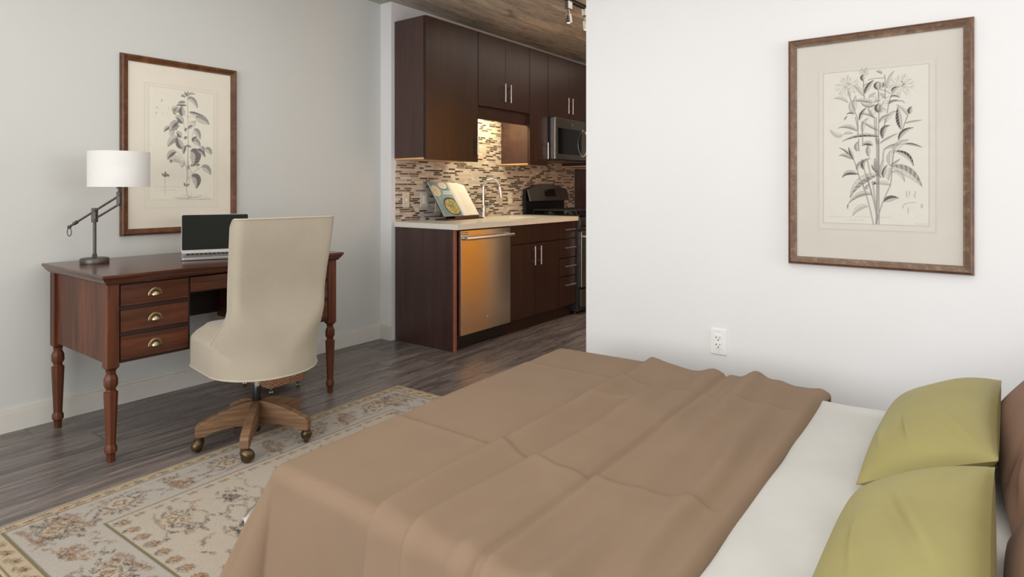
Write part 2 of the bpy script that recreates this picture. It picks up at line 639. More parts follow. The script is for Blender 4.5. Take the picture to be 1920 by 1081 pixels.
# ------------------------------------------------------------------ little raster for prints and rug
class Canvas:
    """drawing surface in mm, x right, y up"""
    def __init__(self, x0, x1, y0, y1, res, col):
        self.res = res
        self.xs = np.arange(x0, x1 + res * 0.5, res)
        self.ys = np.arange(y0, y1 + res * 0.5, res)
        self.im = np.empty((len(self.ys), len(self.xs), 3), np.float32)
        self.im[:] = lin(col)

    def win(self, xa, xb, ya, yb):
        i0 = max(0, int((xa - self.xs[0]) / self.res))
        i1 = min(len(self.xs), int((xb - self.xs[0]) / self.res) + 2)
        j0 = max(0, int((ya - self.ys[0]) / self.res))
        j1 = min(len(self.ys), int((yb - self.ys[0]) / self.res) + 2)
        if i1 <= i0 or j1 <= j0:
            return None
        X, Y = np.meshgrid(self.xs[i0:i1], self.ys[j0:j1])
        return (slice(j0, j1), slice(i0, i1)), X, Y

    def put(self, sl, alpha, col):
        a = np.clip(alpha, 0, 1)[..., None]
        self.im[sl] = self.im[sl] * (1 - a) + lin(col) * a

    def near(self, pts, pad):
        pts = np.asarray(pts, float)
        w = self.win(pts[:, 0].min() - pad, pts[:, 0].max() + pad, pts[:, 1].min() - pad, pts[:, 1].max() + pad)
        if w is None:
            return None
        sl, X, Y = w
        a, b = pts[:-1], pts[1:]
        best = np.full(X.shape, 1e9)
        T = np.zeros(X.shape)
        S = np.zeros(X.shape)
        n = len(a)
        for k in range(n):
            d = b[k] - a[k]
            L2 = max(d @ d, 1e-9)
            t = np.clip(((X - a[k, 0]) * d[0] + (Y - a[k, 1]) * d[1]) / L2, 0, 1)
            px, py = X - a[k, 0] - t * d[0], Y - a[k, 1] - t * d[1]
            r = np.hypot(px, py)
            m = r < best
            best[m] = r[m]
            T[m] = ((k + t) / n)[m]
            S[m] = np.sign(d[0] * py - d[1] * px)[m]
        return sl, best, T, S, X, Y

    def stroke(self, pts, w, col, alpha=1.0):
        q = self.near(pts, w + self.res * 2)
        if q is None:
            return
        sl, r, T, S, X, Y = q
        self.put(sl, alpha * np.clip((w / 2 - r) / self.res + 0.5, 0, 1), col)

    def rect(self, x0, x1, y0, y1, col, alpha=1.0, soft=None):
        w = self.win(x0 - self.res, x1 + self.res, y0 - self.res, y1 + self.res)
        if w is None:
            return
        sl, X, Y = w
        s = soft or self.res
        a = np.clip((X - x0) / s + 0.5, 0, 1) * np.clip((x1 - X) / s + 0.5, 0, 1) * np.clip((Y - y0) / s + 0.5, 0, 1) * np.clip((y1 - Y) / s + 0.5, 0, 1)
        self.put(sl, a * alpha, col)

    def ellipse(self, x, y, rx, ry, rot, col, alpha=1.0, ring=None):
        m = max(rx, ry) + self.res * 2
        w = self.win(x - m, x + m, y - m, y + m)
        if w is None:
            return
        sl, X, Y = w
        c, s = math.cos(rot), math.sin(rot)
        u = ((X - x) * c + (Y - y) * s) / rx
        v = (-(X - x) * s + (Y - y) * c) / ry
        d = (1 - np.hypot(u, v)) * min(rx, ry)
        a = np.clip(d / self.res + 0.5, 0, 1)
        if ring:
            a = a * np.clip((ring - d) / self.res + 0.5, 0, 1)
        self.put(sl, a * alpha, col)


def bez(p, n=14):
    P = np.array(p, float).reshape(3, 2)
    t = np.linspace(0, 1, n)[:, None]
    return (1 - t) ** 2 * P[0] + 2 * t * (1 - t) * P[1] + t * t * P[2]
RIGHT_LEAVES="-83 -30 -96 0 -129 12 9.6 d;-80 -38 -99 -11 -129 -21 21.3 m;-57 -101 -102 -78 -116 -115 25.6 d;16 -102 -63 -111 -88 -200 41.6 m;-9 -184 -51 -163 -93 -222 26.7 m;-93 -222 -98 -233 -96 -244 5.3 d;-22 -232 -57 -225 -78 -273 27.7 l;34 -213 56 -191 86 -198 30.9 d;56 -145 31 -130 0 -141 19.2 l;62 -93 95 -85 105 -133 22.4 l;59 -70 125 -79 163 -152 49.0 m;71 -10 122 -15 135 -72 24.5 d;34 -2 65 19 104 17 16.0 m;104 17 125 21 164 2 12.8 d;65 -20 77 25 119 34 33.0 l;57 -70 50 -31 57 -6 27.7 l;57 -70 74 -56 89 -41 13.9 m;56 -74 47 -98 50 -127 24.5 l;25 -116 6 -76 3 -35 30.9 m;22 -102 28 -73 30 -41 21.3 l;-6 16 -25 37 -44 16 24.5 d;-63 -82 -57 -53 -12 -34 24.5 m;-73 -42 -86 -8 -93 14 16.0 d;-60 -5 -70 17 -57 35 21.3 m;10 -94 -6 -76 -9 -61 9.6 d;-38 -81 -47 -53 -31 -43 19.2 d;3 -130 -3 -137 -6 -145 21.3 d;-25 -163 -31 -152 -16 -141 16.0 m;34 -116 28 -87 47 -63 16.0 d;-19 -29 -25 1 -19 22 21.3 m;-94 198 -117 228 -147 219 16.6 l;-6 189 -42 212 -82 202 18.9 m;3 182 -25 171 -48 194 18.9 m;-39 221 -48 251 -75 267 21.3 l;-34 230 -22 265 -1 283 22.7 d;-20 210 -8 225 6 230 14.2 l;55 209 71 216 90 203 9.5 d;49 180 66 199 90 189 11.4 d;87 191 98 191 106 180 4.7 l;44 245 49 292 70 312 14.2 l;92 77 82 125 82 169 27.5 d;115 129 103 161 76 176 12.3 l;106 100 127 106 163 109 8.1 m;84 35 95 77 135 81 22.7 d;-53 122 -48 154 -27 173 17.0 d;0 128 -14 148 -56 151 12.3 m;17 107 30 135 60 139 17.0 m;39 106 52 146 78 151 19.9 l;30 43 22 91 56 95 25.6 d;-61 77 -88 111 -132 94 21.3 m;-76 68 -100 79 -111 66 14.2 l;-114 66 -135 54 -163 89 24.6 l;17 50 -45 76 -117 38 17.0 d;14 76 -14 96 -48 118 12.3 m;-72 149 -88 163 -100 149 10.4 d;-108 127 -104 136 -97 144 6.6 d;19 23 47 45 82 62 10.4 m;-42 72 -45 115 -20 129 19.9 l;-71 152 -91 170 -88 201 15.2 l;-68 165 -76 195 -65 227 22.7 l;0 131 -14 148 -22 171 12.3 m;-38 282 -48 303 -36 308 20.8 d;14 242 -3 263 15 275 21.8 d;17 242 32 259 15 274 18.9 m;28 250 39 258 30 272 11.4 d;28 304 19 321 6 315 14.2 m;122 135 119 154 129 165 21.8 d;17 149 3 172 14 184 24.6 d;21 149 28 167 19 181 20.8 m;60 229 68 243 82 248 17.0 d;41 204 25 222 26 228 14.2 l"
RIGHT_STEMS="-94 249 -85 202 -59 129 1.0;-59 129 -58 99 -58 63 1.4;-38 282 -38 244 -35 211 1.0;15 242 15 219 15 200 1.0;17 162 16 91 14 21 1.4;7 130 8 79 9 21 1.4;1 131 1 79 8 21 1.0;36 300 41 268 37 205 0.7;66 230 54 209 45 144 1.0;116 132 100 86 84 34 1.0;-20 284 -11 292 36 287 0.7;22 241 44 236 56 222 1.0;-38 260 -34 272 -14 273 0.7;-68 136 -62 116 -59 83 1.0;-42 114 -42 82 -41 24 1.0;30 43 33 78 39 122 1.0;6 -303 11 -137 8 43 1.4;17 -303 17 -138 17 42 1.0;10 -303 15 -137 13 42 1.0;-3 -304 -22 -195 -47 -123 2.1;-51 -123 -60 -78 -73 -42 1.4;8 -303 22 -224 56 -148 2.1;56 -148 62 -109 62 -77 1.0;62 -77 65 -31 71 -3 1.0;8 -264 -6 -181 -22 -130 1.8;-22 -130 -35 -90 -44 -39 1.4;6 -253 2 -188 -6 -130 2.4;31 -48 30 -23 36 2 2.8;-25 -101 -19 -130 -9 -188 1.4;-35 -166 -38 -152 -41 -141 1.8;-12 -105 -19 -72 -25 -39 1.8;-54 -5 -57 24 -55 46 1.0"
RIGHT_MARKS="111 -170 110 -180 113 -194 0.8;120 -168 122 -177 119 -187 0.8;139 -170 144 -173 138 -184 1.2;138 -184 135 -191 141 -197 0.8;99 -238 92 -216 142 -213 0.8;116 -235 117 -243 116 -257 0.8;161 -220 167 -225 163 -235 1.2;160 -222 159 -229 160 -235 0.8"
LEFT_LEAVES="28 286 67 297 87 236 32.4 m;22 245 -10 253 -34 239 18.0 d;18 263 -2 271 -24 255 12.6 d;-16 202 -44 235 -58 209 32.4 m;-36 186 -48 206 -24 230 27.0 m;2 183 -6 210 -2 239 36.0 d;75 182 119 179 157 146 48.6 m;40 208 67 203 125 194 19.8 d;4 140 -24 180 -36 165 45.0 d;-16 124 -50 135 -70 85 55.7 m;-44 94 -64 78 -68 67 27.0 l;-24 145 -44 143 -58 107 36.0 d;-70 113 -87 111 -101 83 21.6 d;-6 57 -24 88 -34 80 34.2 d;-26 60 -58 51 -81 0 41.4 m;0 -6 -24 24 -26 56 41.4 d;18 13 4 -10 8 -38 21.6 d;50 4 32 21 14 5 14.4 d;60 159 53 137 75 161 36.0 l;67 109 89 104 103 54 36.0 m;53 43 83 52 103 10 37.8 m;60 37 67 59 85 67 23.4 d;36 111 46 129 60 127 18.0 d;14 95 22 106 26 117 16.2 d;14 48 22 63 28 56 19.8 d;46 -18 97 -27 60 -108 70.1 d;85 -9 111 -11 133 -51 32.4 d;107 10 119 4 129 -21 23.4 m;133 1 159 -2 167 -34 34.2 m;-34 -26 -70 -27 -81 -73 34.2 d;-10 -88 -36 -47 -68 -87 41.4 l;-64 -69 -68 -83 -58 -90 14.4 d;14 -80 -2 -88 -2 -117 32.4 l;111 -110 147 -105 165 -155 41.4 m;53 -166 97 -165 79 -238 55.7 d;22 -223 12 -213 12 -202 12.6 d;24 -223 36 -216 38 -208 12.6 d;18 292 0 311 -6 292 16.2 d;32 297 18 317 12 323 12.6 d;32 304 46 324 75 316 12.6 m;28 300 32 315 32 329 14.4 m;-93 -171 -111 -151 -113 -154 12.6 d;-93 -171 -91 -147 -93 -140 14.4 d;-93 -171 -77 -154 -75 -171 16.2 d;83 -107 89 -92 103 -99 14.4 d;40 -123 32 -109 42 -101 18.0 m;57 -108 53 -101 60 -93 14.4 d"
LEFT_STEMS="30 286 32 143 34 35 1.8;34 35 30 -109 24 -216 2.4;24 -216 20 -252 36 -292 1.8;26 -134 12 -45 -36 -26 1.2;28 -188 75 -122 111 -110 1.8;32 -216 46 -180 57 -166 1.2;32 -180 40 -123 32 -73 1.2;57 -158 50 -137 42 -115 1.2;79 161 64 109 53 51 1.2;22 52 -2 61 -30 63 1.2;101 -48 97 -78 83 -114 1.2;22 84 8 126 4 169 1.2;32 180 60 185 89 182 1.2;28 246 4 251 -16 241 1.2;36 179 18 188 12 191 1.2;-95 -266 -95 -217 -95 -175 0.6;36 -292 60 -281 53 -263 0.6;32 -291 75 -281 103 -292 0.6;-36 -294 60 -303 163 -300 0.6;-50 -287 18 -298 89 -289 0.6;-113 266 -111 259 -113 254 2.4;-137 222 -137 218 -137 214 2.4;-141 190 -141 186 -141 182 2.4;-109 189 -109 188 -109 185 1.8;-77 222 -77 220 -77 218 1.8;-83 191 -81 190 -83 188 1.2"


# ================================================================== ROOM SHELL
XL, XK, YR, CEIL = -3.67, -3.55, 2.90, 2.58
XP = -1.677
struct('floor', 'floor', (-4.0, 3.4, -2.8, 7.6, -0.12, 0.0))
struct('ceiling', 'concrete', (-4.0, 3.4, -2.8, 7.6, CEIL, CEIL + 0.2))
struct('wall_left', 'wall_left', (-3.9, XL, -2.8, 3.195, 0, CEIL))
struct('wall_kitchen', 'wall', (-3.9, XK, 3.195, 7.6, 0, CEIL))  # lighter than the left wall: brightness of the window-facing return put into the colour
struct('wall_right', 'wall', (XP, 3.4, YR, YR + 0.14, 0, CEIL))
struct('wall_hallway', 'wall', (XP, XP + 0.14, YR + 0.14, 7.6, 0, CEIL))
struct('wall_far', 'wall', (XK, XP, 7.3, 7.6, 0, CEIL))
struct('wall_east', 'wall', (3.3, 3.4, -2.8, YR, 0, CEIL))
# window wall behind the viewer
mb = MB()
WX0, WX1, WZ0, WZ1 = -2.8, 1.5, 0.45, 2.42
for d in ((-3.67, WX0, -2.8, -2.6, 0, CEIL), (WX1, 3.3, -2.8, -2.6, 0, CEIL), (WX0, WX1, -2.8, -2.6, 0, WZ0), (WX0, WX1, -2.8, -2.6, WZ1, CEIL)):
    mb.box(*d)
tag(mb.build('wall_back', 'wall', None, org=(0, -2.7, 0)), kind='structure')
mb = MB()
for xm in (WX0 + 0.03, -1.5, -0.1, WX1 - 0.03):
    mb.box(xm - 0.03, xm + 0.03, -2.72, -2.66, WZ0, WZ1)
for zm in (WZ0 + 0.03, 1.25, WZ1 - 0.03):
    mb.box(WX0, WX1, -2.715, -2.665, zm - 0.03, zm + 0.03)
tag(mb.build('window_1', 'darkgrey', None, org=(-0.8, -2.69, WZ0)), kind='structure')

mb = MB()
for ym in (0.73, 1.75, 2.77):
    mb.box(3.272, 3.2995, ym - 0.03, ym + 0.03, 0.3, 2.3)
for zm in (0.33, 1.3, 2.27):
    mb.box(3.274, 3.2995, 0.7, 2.8, zm - 0.03, zm + 0.03)
tag(mb.build('added_window_frame', 'darkgrey', None, org=(3.285, 1.75, 0.3)), kind='structure')  # added frame to go with the side fill; no window is known there

# skirting
def skirting(name, d, top_axis):
    x0, x1, y0, y1 = d
    mb = MB().box(x0, x1, y0, y1, 0, 0.098)
    if top_axis == 'x':
        mb.box(x0, x0 + (x1 - x0) * 0.6, y0, y1, 0.098, 0.115)
    else:
        mb.box(x0, x1, y0 + (y1 - y0) * 0.4, y1, 0.098, 0.115)
    tag(mb.build(name, 'trimw', None, 0.002, org=((x0 + x1) / 2, (y0 + y1) / 2, 0)), kind='structure')


skirting('baseboard_left', (XL, XL + 0.015, -2.6, 3.195), 'x')
skirting('baseboard_kitchen', (XL + 0.015, XK, 3.18, 3.195), 'y')
skirting('baseboard_right', (XP, 3.3, YR - 0.015, YR), 'y')
# orange door and dim doorway across the kitchen aisle, seen only as a reflection in the dishwasher
struct('door_1', 'orange', (XP - 0.04, XP, 4.42, 5.03, 0.0, 2.2))
struct('trim_1', 'trimw', (XP - 0.05, XP, 5.03, 5.13, 0.0, 2.25))
struct('dim_opening_panel', plain('dim_opening_colour', (96, 88, 76), 0.6, var=0.03), (XP - 0.04, XP, 5.13, 7.25, 0.0, 2.2))  # dark slab standing for a dim opening, its shade put into the colour
# tiled splash back
mb = MB().box(XK, XK + 0.008, 3.237, 5.868, 0.90, 1.374)
mb.box(XK, XK + 0.008, 3.824, 4.547, 1.3745, 1.837)
mb.box(XK, XK + 0.008, 4.848, 5.612, 1.3745, 1.42)
tag(mb.build('wall_backsplash', 'mosaic', None, org=(XK, 3.237, 0.904)), kind='structure')


# ================================================================== KITCHEN UPPERS
def bar_handle(parent, x, y, z, length, vertical=True, off=0.028):
    mb = MB()
    if vertical:
        mb.tube([(x + off, y, z - length / 2), (x + off, y, z + length / 2)], 0.006, 10)
        for s in (-1, 1):
            mb.tube([(x - 0.001, y, z + s * length * 0.31), (x + off, y, z + s * length * 0.31)], 0.0045, 8)
    else:
        mb.tube([(x + off, y - length / 2, z), (x + off, y + length / 2, z)], 0.006, 10)
        for s in (-1, 1):
            mb.tube([(x - 0.001, y + s * length * 0.31, z), (x + off, y + s * length * 0.31, z)], 0.0045, 8)
    return mb.build('handle', 'nickel', parent, smooth=True)


XF = -3.215          # front plane of the upper doors


def upper(label, y0, y1, z0, z1, doors, handles, xb=XK + 0.0005, under=True):
    t = thing('upper_cabinet', label, 'cabinet', (xb, (y0 + y1) / 2, z0), group='dark kitchen wall cabinets')
    bx('carcass', 'espresso_end', (xb, XF - 0.024, y0, y1, z0 + 0.012, z1), t, 0.001)
    if under:
        bx('bottom_panel', 'birch', (xb, XF - 0.024, y0 + 0.001, y1 - 0.001, z0, z0 + 0.0118), t)
    for k, (a, b) in enumerate(doors):
        d = bx('door', 'espresso', (XF - 0.021, XF, a, b, z0 - 0.004, z1 - 0.002), t, 0.0015)
        if handles[k]:
            bar_handle(d, XF, handles[k][0], handles[k][1], 0.155)
    return t


ZT = 2.432
upper('wide single-door dark brown wall cabinet nearest the white wall end', 3.228, 3.822, 1.375, ZT, [(3.230, 3.821)], [(3.789, 1.507)])
c2 = upper('short two-door dark brown wall cabinet above the sink', 3.825, 4.545, 1.838, ZT, [(3.827, 4.188), (4.191, 4.544)], [(4.155, 1.97), (4.232, 1.97)], under=False)
bx('valance', 'espresso', (XF - 0.045, XF - 0.025, 3.825, 4.545, 1.727, 1.838), c2, 0.001)
upper('narrow tall dark brown wall cabinet just left of the microwave', 4.549, 4.846, 1.375, ZT, [(4.550, 4.845)], [(4.806, 1.51)])
upper('two-door dark brown wall cabinet above the microwave', 4.850, 5.610, 1.840, ZT, [(4.852, 5.213), (5.216, 5.608)], [(5.175, 1.97), (5.253, 1.97)], under=False)
upper('dark brown wall cabinet right of the microwave, mostly hidden by the white wall', 5.614, 5.99, 1.385, ZT, [(5.616, 5.988)], [None])

# ================================================================== BASE RUN
XB = -2.915          # front plane of base doors
o = MB().box(XK + 0.01, -2.945, 3.227, 3.25, 0.0, 0.865).build('end_panel', 'espresso_end', None, 0.001, org=(-3.24, 3.24, 0))
tag(o, 'dark brown wood end panel closing the base cabinets beside the dishwasher', 'cabinet panel')
MB().box(-2.945, -2.929, 3.2275, 3.2495, 0.0, 0.865).build('edge_strip', 'edge', o, 0.001)

# dishwasher
t = thing('dishwasher', 'stainless steel dishwasher with bar handle below the countertop', 'dishwasher', (-3.2, 3.55, 0))
bx('body', 'black', (XK + 0.02, -2.945, 3.256, 3.846, 0.10, 0.862), t)
dd = bx('door', 'steel', (-2.944, -2.900, 3.262, 3.842, 0.112, 0.856), t, 0.003)
mb = MB()
hy0, hy1, hz = 3.275, 3.832, 0.802
pts = []
for i in range(15):
    a = i / 14
    pts.append((-2.862 + 0.012 * math.sin(a * PI), hy0 + (hy1 - hy0) * a, hz))
mb.tube(pts, 0.0125, 14)
for yy in (hy0 + 0.02, hy1 - 0.02):
    mb.tube([(-2.901, yy, hz), (-2.862, yy, hz)], [0.015, 0.010], 12)
mb.build('handle', 'nickel', dd, smooth=True)
mb = MB().box(-2.9005, -2.8985, 3.272, 3.337, 0.828, 0.846)
lab = mb.build('control_label', 'blackgloss', dd)
mb = MB()
for i in range(5):
    mb.box(-2.8985, -2.898, 3.276 + i * 0.0125, 3.2835 + i * 0.0125, 0.832, 0.842)
mb.build('indicator', 'plate', lab)
MB().lathe([(0.0, 0), (0.011, 0), (0.011, 0.002), (0.0, 0.003)], (-2.9, 3.56, 0.20), 20, lambda x, y, z: (z, x, y), cap=False).build('round_badge', 'chrome', dd, smooth=True)
bx('toe_kick', 'black', (XK + 0.05, -2.97, 3.256, 3.846, 0.0, 0.10), t)

# sink base
t = thing('base_cabinet', 'dark brown two-door base cabinet under the sink', 'cabinet', (-3.2, 4.21, 0))
mb = MB()
for d in ((XK + 0.012, XB - 0.023, 3.850, 3.866, 0.10, 0.864), (XK + 0.012, XB - 0.023, 4.554, 4.570, 0.10, 0.864), (XK + 0.012, XB - 0.023, 3.866, 4.554, 0.10, 0.12), (XK + 0.012, XK + 0.02, 3.866, 4.554, 0.12, 0.864), (XB - 0.04, XB - 0.023, 3.866, 4.554, 0.68, 0.864)):
    mb.box(*d)
mb.build('carcass', 'espresso', t)
bx('false_drawer_front', 'espresso', (XB - 0.021, XB, 3.851, 4.569, 0.712, 0.861), t, 0.0015)
for a, b, h in ((3.851, 4.208, 4.165), (4.212, 4.569, 4.252)):
    d = bx('door', 'espresso', (XB - 0.021, XB, a, b, 0.110, 0.704), t, 0.0015)
    bar_handle(d, XB, h, 0.605, 0.155)
bx('toe_kick', 'espresso', (XK + 0.05, -2.975, 3.850, 4.570, 0.0, 0.098), t)
# drawer stack
t = thing('drawer_cabinet', 'narrow dark brown base cabinet with four drawers beside the range', 'cabinet', (-3.2, 4.71, 0))
bx('carcass', 'espresso', (XK + 0.012, XB - 0.023, 4.573, 4.852, 0.10, 0.864), t)
for z0, z1, hz in ((0.712, 0.861, 0.791), (0.544, 0.703, 0.630), (0.378, 0.535, 0.466), (0.112, 0.369, 0.298)):
    d = bx('drawer', 'espresso', (XB - 0.021, XB, 4.575, 4.850, z0, z1), t, 0.0015)
    bar_handle(d, XB, 4.722, hz, 0.17, False)
bx('toe_kick', 'espresso', (XK + 0.05, -2.975, 4.573, 4.852, 0.0, 0.098), t)

# worktop with sink cut-out
SX0, SX1, SY0, SY1 = -3.41, -3.09, 3.93, 4.50
YC0, YC1, XC = 3.216, 4.856, -2.890
mb = MB()
for d in ((XK + 0.010, SX0, YC0, YC1), (SX1, XC, YC0, YC1), (SX0, SX1, YC0, SY0), (SX0, SX1, SY1, YC1)):
    mb.box(d[0], d[1], d[2], d[3], 0.866, 0.904)
o = mb.build('countertop', 'quartz', None, org=(-3.2, 4.0, 0.866))
tag(o, 'white stone kitchen countertop running over the base cabinets to the range', 'countertop')
mb = MB()
q = 0.006
zb = 0.70
for d in ((SX0 - q, SX0, SY0 - q, SY1 + q, zb, 0.8655), (SX1, SX1 + q, SY0 - q, SY1 + q, zb, 0.8655), (SX0, SX1, SY0 - q, SY0, zb, 0.8655), (SX0, SX1, SY1, SY1 + q, zb, 0.8655), (SX0, SX1, SY0, SY1, zb, zb + q)):
    mb.box(*d)
o = mb.build('sink', 'porcelain', None, org=(-3.25, 4.2, zb))
tag(o, 'white undermount sink basin set in the countertop', 'sink')

# faucet
t = thing('faucet', 'tall curved chrome gooseneck kitchen tap behind the sink', 'faucet', (-3.475, 4.205, 0.904))
fx, fy = -3.475, 4.205
MB().lathe([(0.027, 0.904), (0.027, 0.910), (0.022, 0.914), (0.021, 1.0), (0.018, 1.005)], (fx, fy, 0), 20).build('base', 'chrome', t, smooth=True)
pts = [(fx, fy, 1.0), (fx, fy, 1.16)]
dx, dy = 0.60, 0.80
R = 0.075
for i in range(1, 13):
    a = PI * i / 12 * 0.94
    d = R - R * math.cos(a)
    pts.append((fx + d * dx, fy + d * dy, 1.16 + R * math.sin(a)))
MB().tube(pts, 0.0125, 14).build('neck', 'chrome', t, smooth=True)
e = Vector(pts[-1])
MB().tube([e, e + Vector((0.004, 0.008, -0.05)), e + Vector((0.007, 0.012, -0.10))], [0.0135, 0.0165, 0.0165], 14).build('spray_head', 'chrome', t, smooth=True)
MB().tube([(fx, fy + 0.02, 0.985), (fx + 0.01, fy + 0.065, 0.99), (fx + 0.012, fy + 0.12, 1.012)], [0.013, 0.009, 0.006], 10).build('lever', 'chrome', t, smooth=True)


# wall plates on the tiles
def kplate(name, label, cat, y, z, kind, w=0.072, h=0.118):
    x = XK + 0.008
    t = thing(name, label, cat, (x, y, z), group='off-white plates on the kitchen tiles')
    bx('plate', 'plate_beige', (x, x + 0.007, y - w / 2, y + w / 2, z - h / 2, z + h / 2), t, 0.003)
    if kind == 'toggle':
        bx('toggle', 'plate', (x + 0.007, x + 0.016, y - 0.004, y + 0.004, z - 0.012, z + 0.008), t, 0.001)
        for s in (-1, 1):
            MB().tube([(x + 0.006, y, z + s * 0.03), (x + 0.008, y, z + s * 0.03)], 0.003, 8).build('screw', 'slot', t)
    elif kind == 'rocker':
        bx('rocker', 'plate', (x + 0.007, x + 0.010, y - 0.017, y + 0.017, z - 0.034, z + 0.034), t, 0.001)
    else:
        for s in (-1, 1):
            f = bx('socket', 'plate', (x + 0.007, x + 0.009, y - 0.016, y + 0.016, z + s * 0.026 - 0.018, z + s * 0.026 + 0.018), t, 0.001)
            mb = MB()
            for q in (-0.007, 0.005):
                mb.box(x + 0.0088, x + 0.0094, y + q, y + q + 0.002, z + s * 0.026 - 0.002, z + s * 0.026 + 0.01)
            mb.build('slot', 'slot', f)
    return t


kplate('light_switch', 'off-white toggle switch plate on the tiles, first from the white wall', 'light switch', 3.335, 1.070, 'toggle')
kplate('light_switch', 'off-white rocker switch plate on the tiles between the toggle switch and the cookbook', 'light switch', 3.533, 1.068, 'rocker', 0.082)
kplate('wall_outlet', 'white outlet plate on the tiles half hidden behind the cookbook', 'outlet', 3.70, 1.020, 'duplex')
kplate('wall_outlet', 'off-white plate on the tiles right of the chrome tap', 'outlet', 4.685, 1.066, 'duplex')

# cookbook and its stand
t = thing('cookbook_stand', 'low reddish wooden ledge stand holding an open cookbook', 'book stand', (-3.36, 3.83, 0.904))
E0, E1 = Vector((-3.320, 3.560, 0)), Vector((-3.372, 4.06, 0))
dl = (E1 - E0).normalized()
nb = Vector((-dl.y, dl.x, 0))            # towards the wall
if nb.x > 0:
    nb = -nb


def bk(a, b, z):
    p = E0 + dl * a + nb * b
    return (p.x, p.y, z)


wood_red = 'walnut_y'
mb = MB().box(0, 0.50, -0.02, 0.11, 0.904, 0.914)
mb.xf(bk).build('base', wood_red, t, 0.002)
mb = MB().box(0.10, 0.42, -0.025, -0.005, 0.914, 0.934)
mb.xf(bk).build('ledge', wood_red, t, 0.003)
mb = MB().box(0.05, 0.45, 0.0, 0.008, 0, 0.22)
mb.xf(lambda x, y, z: bk(x, 0.034 + y + z * 0.54, 0.914 + z * 0.84)).build('back_rest', wood_red, t, 0.001)
t = thing('cookbook', 'open cookbook showing a blue food photo page and a white page, on its stand', 'book', (-3.36, 3.83, 0.934))
LEAN = 0.57
BH, BW = 0.322, 0.236


def bpage(s, v):
    """s 0..2*BW along the spread, v up the page"""
    c = s - BW
    lift = 0.020 * math.exp(-((abs(c) - 0.05) / 0.05) ** 2) - 0.006 * math.exp(-(c / 0.012) ** 2)
    z = 0.936 + v * math.cos(LEAN)
    b = 0.012 + v * math.sin(LEAN) - lift
    return bk(0.004 + s, b, z)


def page_fn(X, Y):
    return np.array([bpage(a, b) for a, b in zip(X, Y)])


mb = MB().box(-0.004, 2 * BW + 0.004, 0, 0.004, -0.004, BH + 0.004)
mb.xf(lambda x, y, z: bk(0.004 + x, 0.014 + y + z * math.sin(LEAN) + 0.012, 0.934 + z * math.cos(LEAN))).build('cover', plain('dark_teal_cover', (52, 66, 66), 0.5), t)
mb = MB().box(0.002, 2 * BW - 0.002, 0, 0.012, 0, BH)
mb.xf(lambda x, y, z: bk(0.004 + x, 0.014 + y + z * math.sin(LEAN), 0.935 + z * math.cos(LEAN))).build('page_block', plain('paper_edges', (196, 188, 172), 0.7), t)
cv = Canvas(0, 2 * BW * 1000, 0, BH * 1000, 2.4, (226, 226, 222))
W1 = BW * 1000
cv.rect(-5, W1 + 2, -5, BH * 1000 + 5, (124, 158, 168))
cv.rect(-5, W1 + 2, -5, 120, (98, 122, 130), 0.55, 80)
cv.ellipse(40, 235, 62, 58, 0, (86, 96, 96), 0.5)
cv.ellipse(42, 240, 58, 54, 0, (214, 206, 190))
cv.ellipse(150, 285, 50, 34, 0, (60, 64, 62))
cv.ellipse(150, 290, 44, 32, 0, (220, 216, 204))
cv.stroke([(40, 262), (52, 160)], 9, (205, 180, 130))
cv.stroke([(40, 250), (46, 245)], 8, (120, 110, 90))
cv.ellipse(146, 92, 88, 84, 0, (44, 46, 46))
cv.ellipse(146, 90, 76, 72, 0, (150, 140, 84))
fr = random.Random(3)
for i in range(330):
    a, r = fr.uniform(0, 2 * PI), 72 * math.sqrt(fr.random())
    cv.ellipse(146 + r * math.cos(a), 90 + 0.93 * r * math.sin(a), fr.uniform(3, 6), fr.uniform(2, 4), fr.uniform(0, 3),
               fr.choice([(206, 190, 90), (190, 172, 96), (222, 206, 130), (150, 96, 78), (118, 70, 58), (170, 128, 90), (112, 128, 70)]), 0.9)
for i in range(26):
    a, r = fr.uniform(0, 2 * PI), 30 * math.sqrt(fr.random())
    cv.ellipse(142 + r * math.cos(a), 98 + 1.3 * r * math.sin(a), 6, 4, fr.uniform(0, 3), (92, 128, 84), 0.9)
for (ya, xa, xb) in ((232, 128, 172), (232, 182, 235), (214, 118, 152), (214, 160, 232)):     # faint white title lettering
    x = xa
    while x < xb:
        w = fr.uniform(5, 9)
        cv.stroke([(x, ya - 6), (x + w * 0.4, ya + 7), (x + w * 0.8, ya - 6)], 3.0, (226, 240, 242), 0.85)
        x += w + 1.5
cv.stroke([(165, 193), (205, 193)], 5, (176, 150, 140), 0.8)
cv.stroke([(172, 182), (198, 182)], 4, (170, 160, 158), 0.8)
for k in range(17):
    yy = 225 - k * 11
    cv.stroke([(W1 + 70, yy), (W1 + 70 + fr.uniform(90, 150), yy)], 3, (196, 196, 193), 0.5)
grid_mesh('pages', cv.xs / 1000, cv.ys / 1000, cv.im, page_fn, 'page', t)

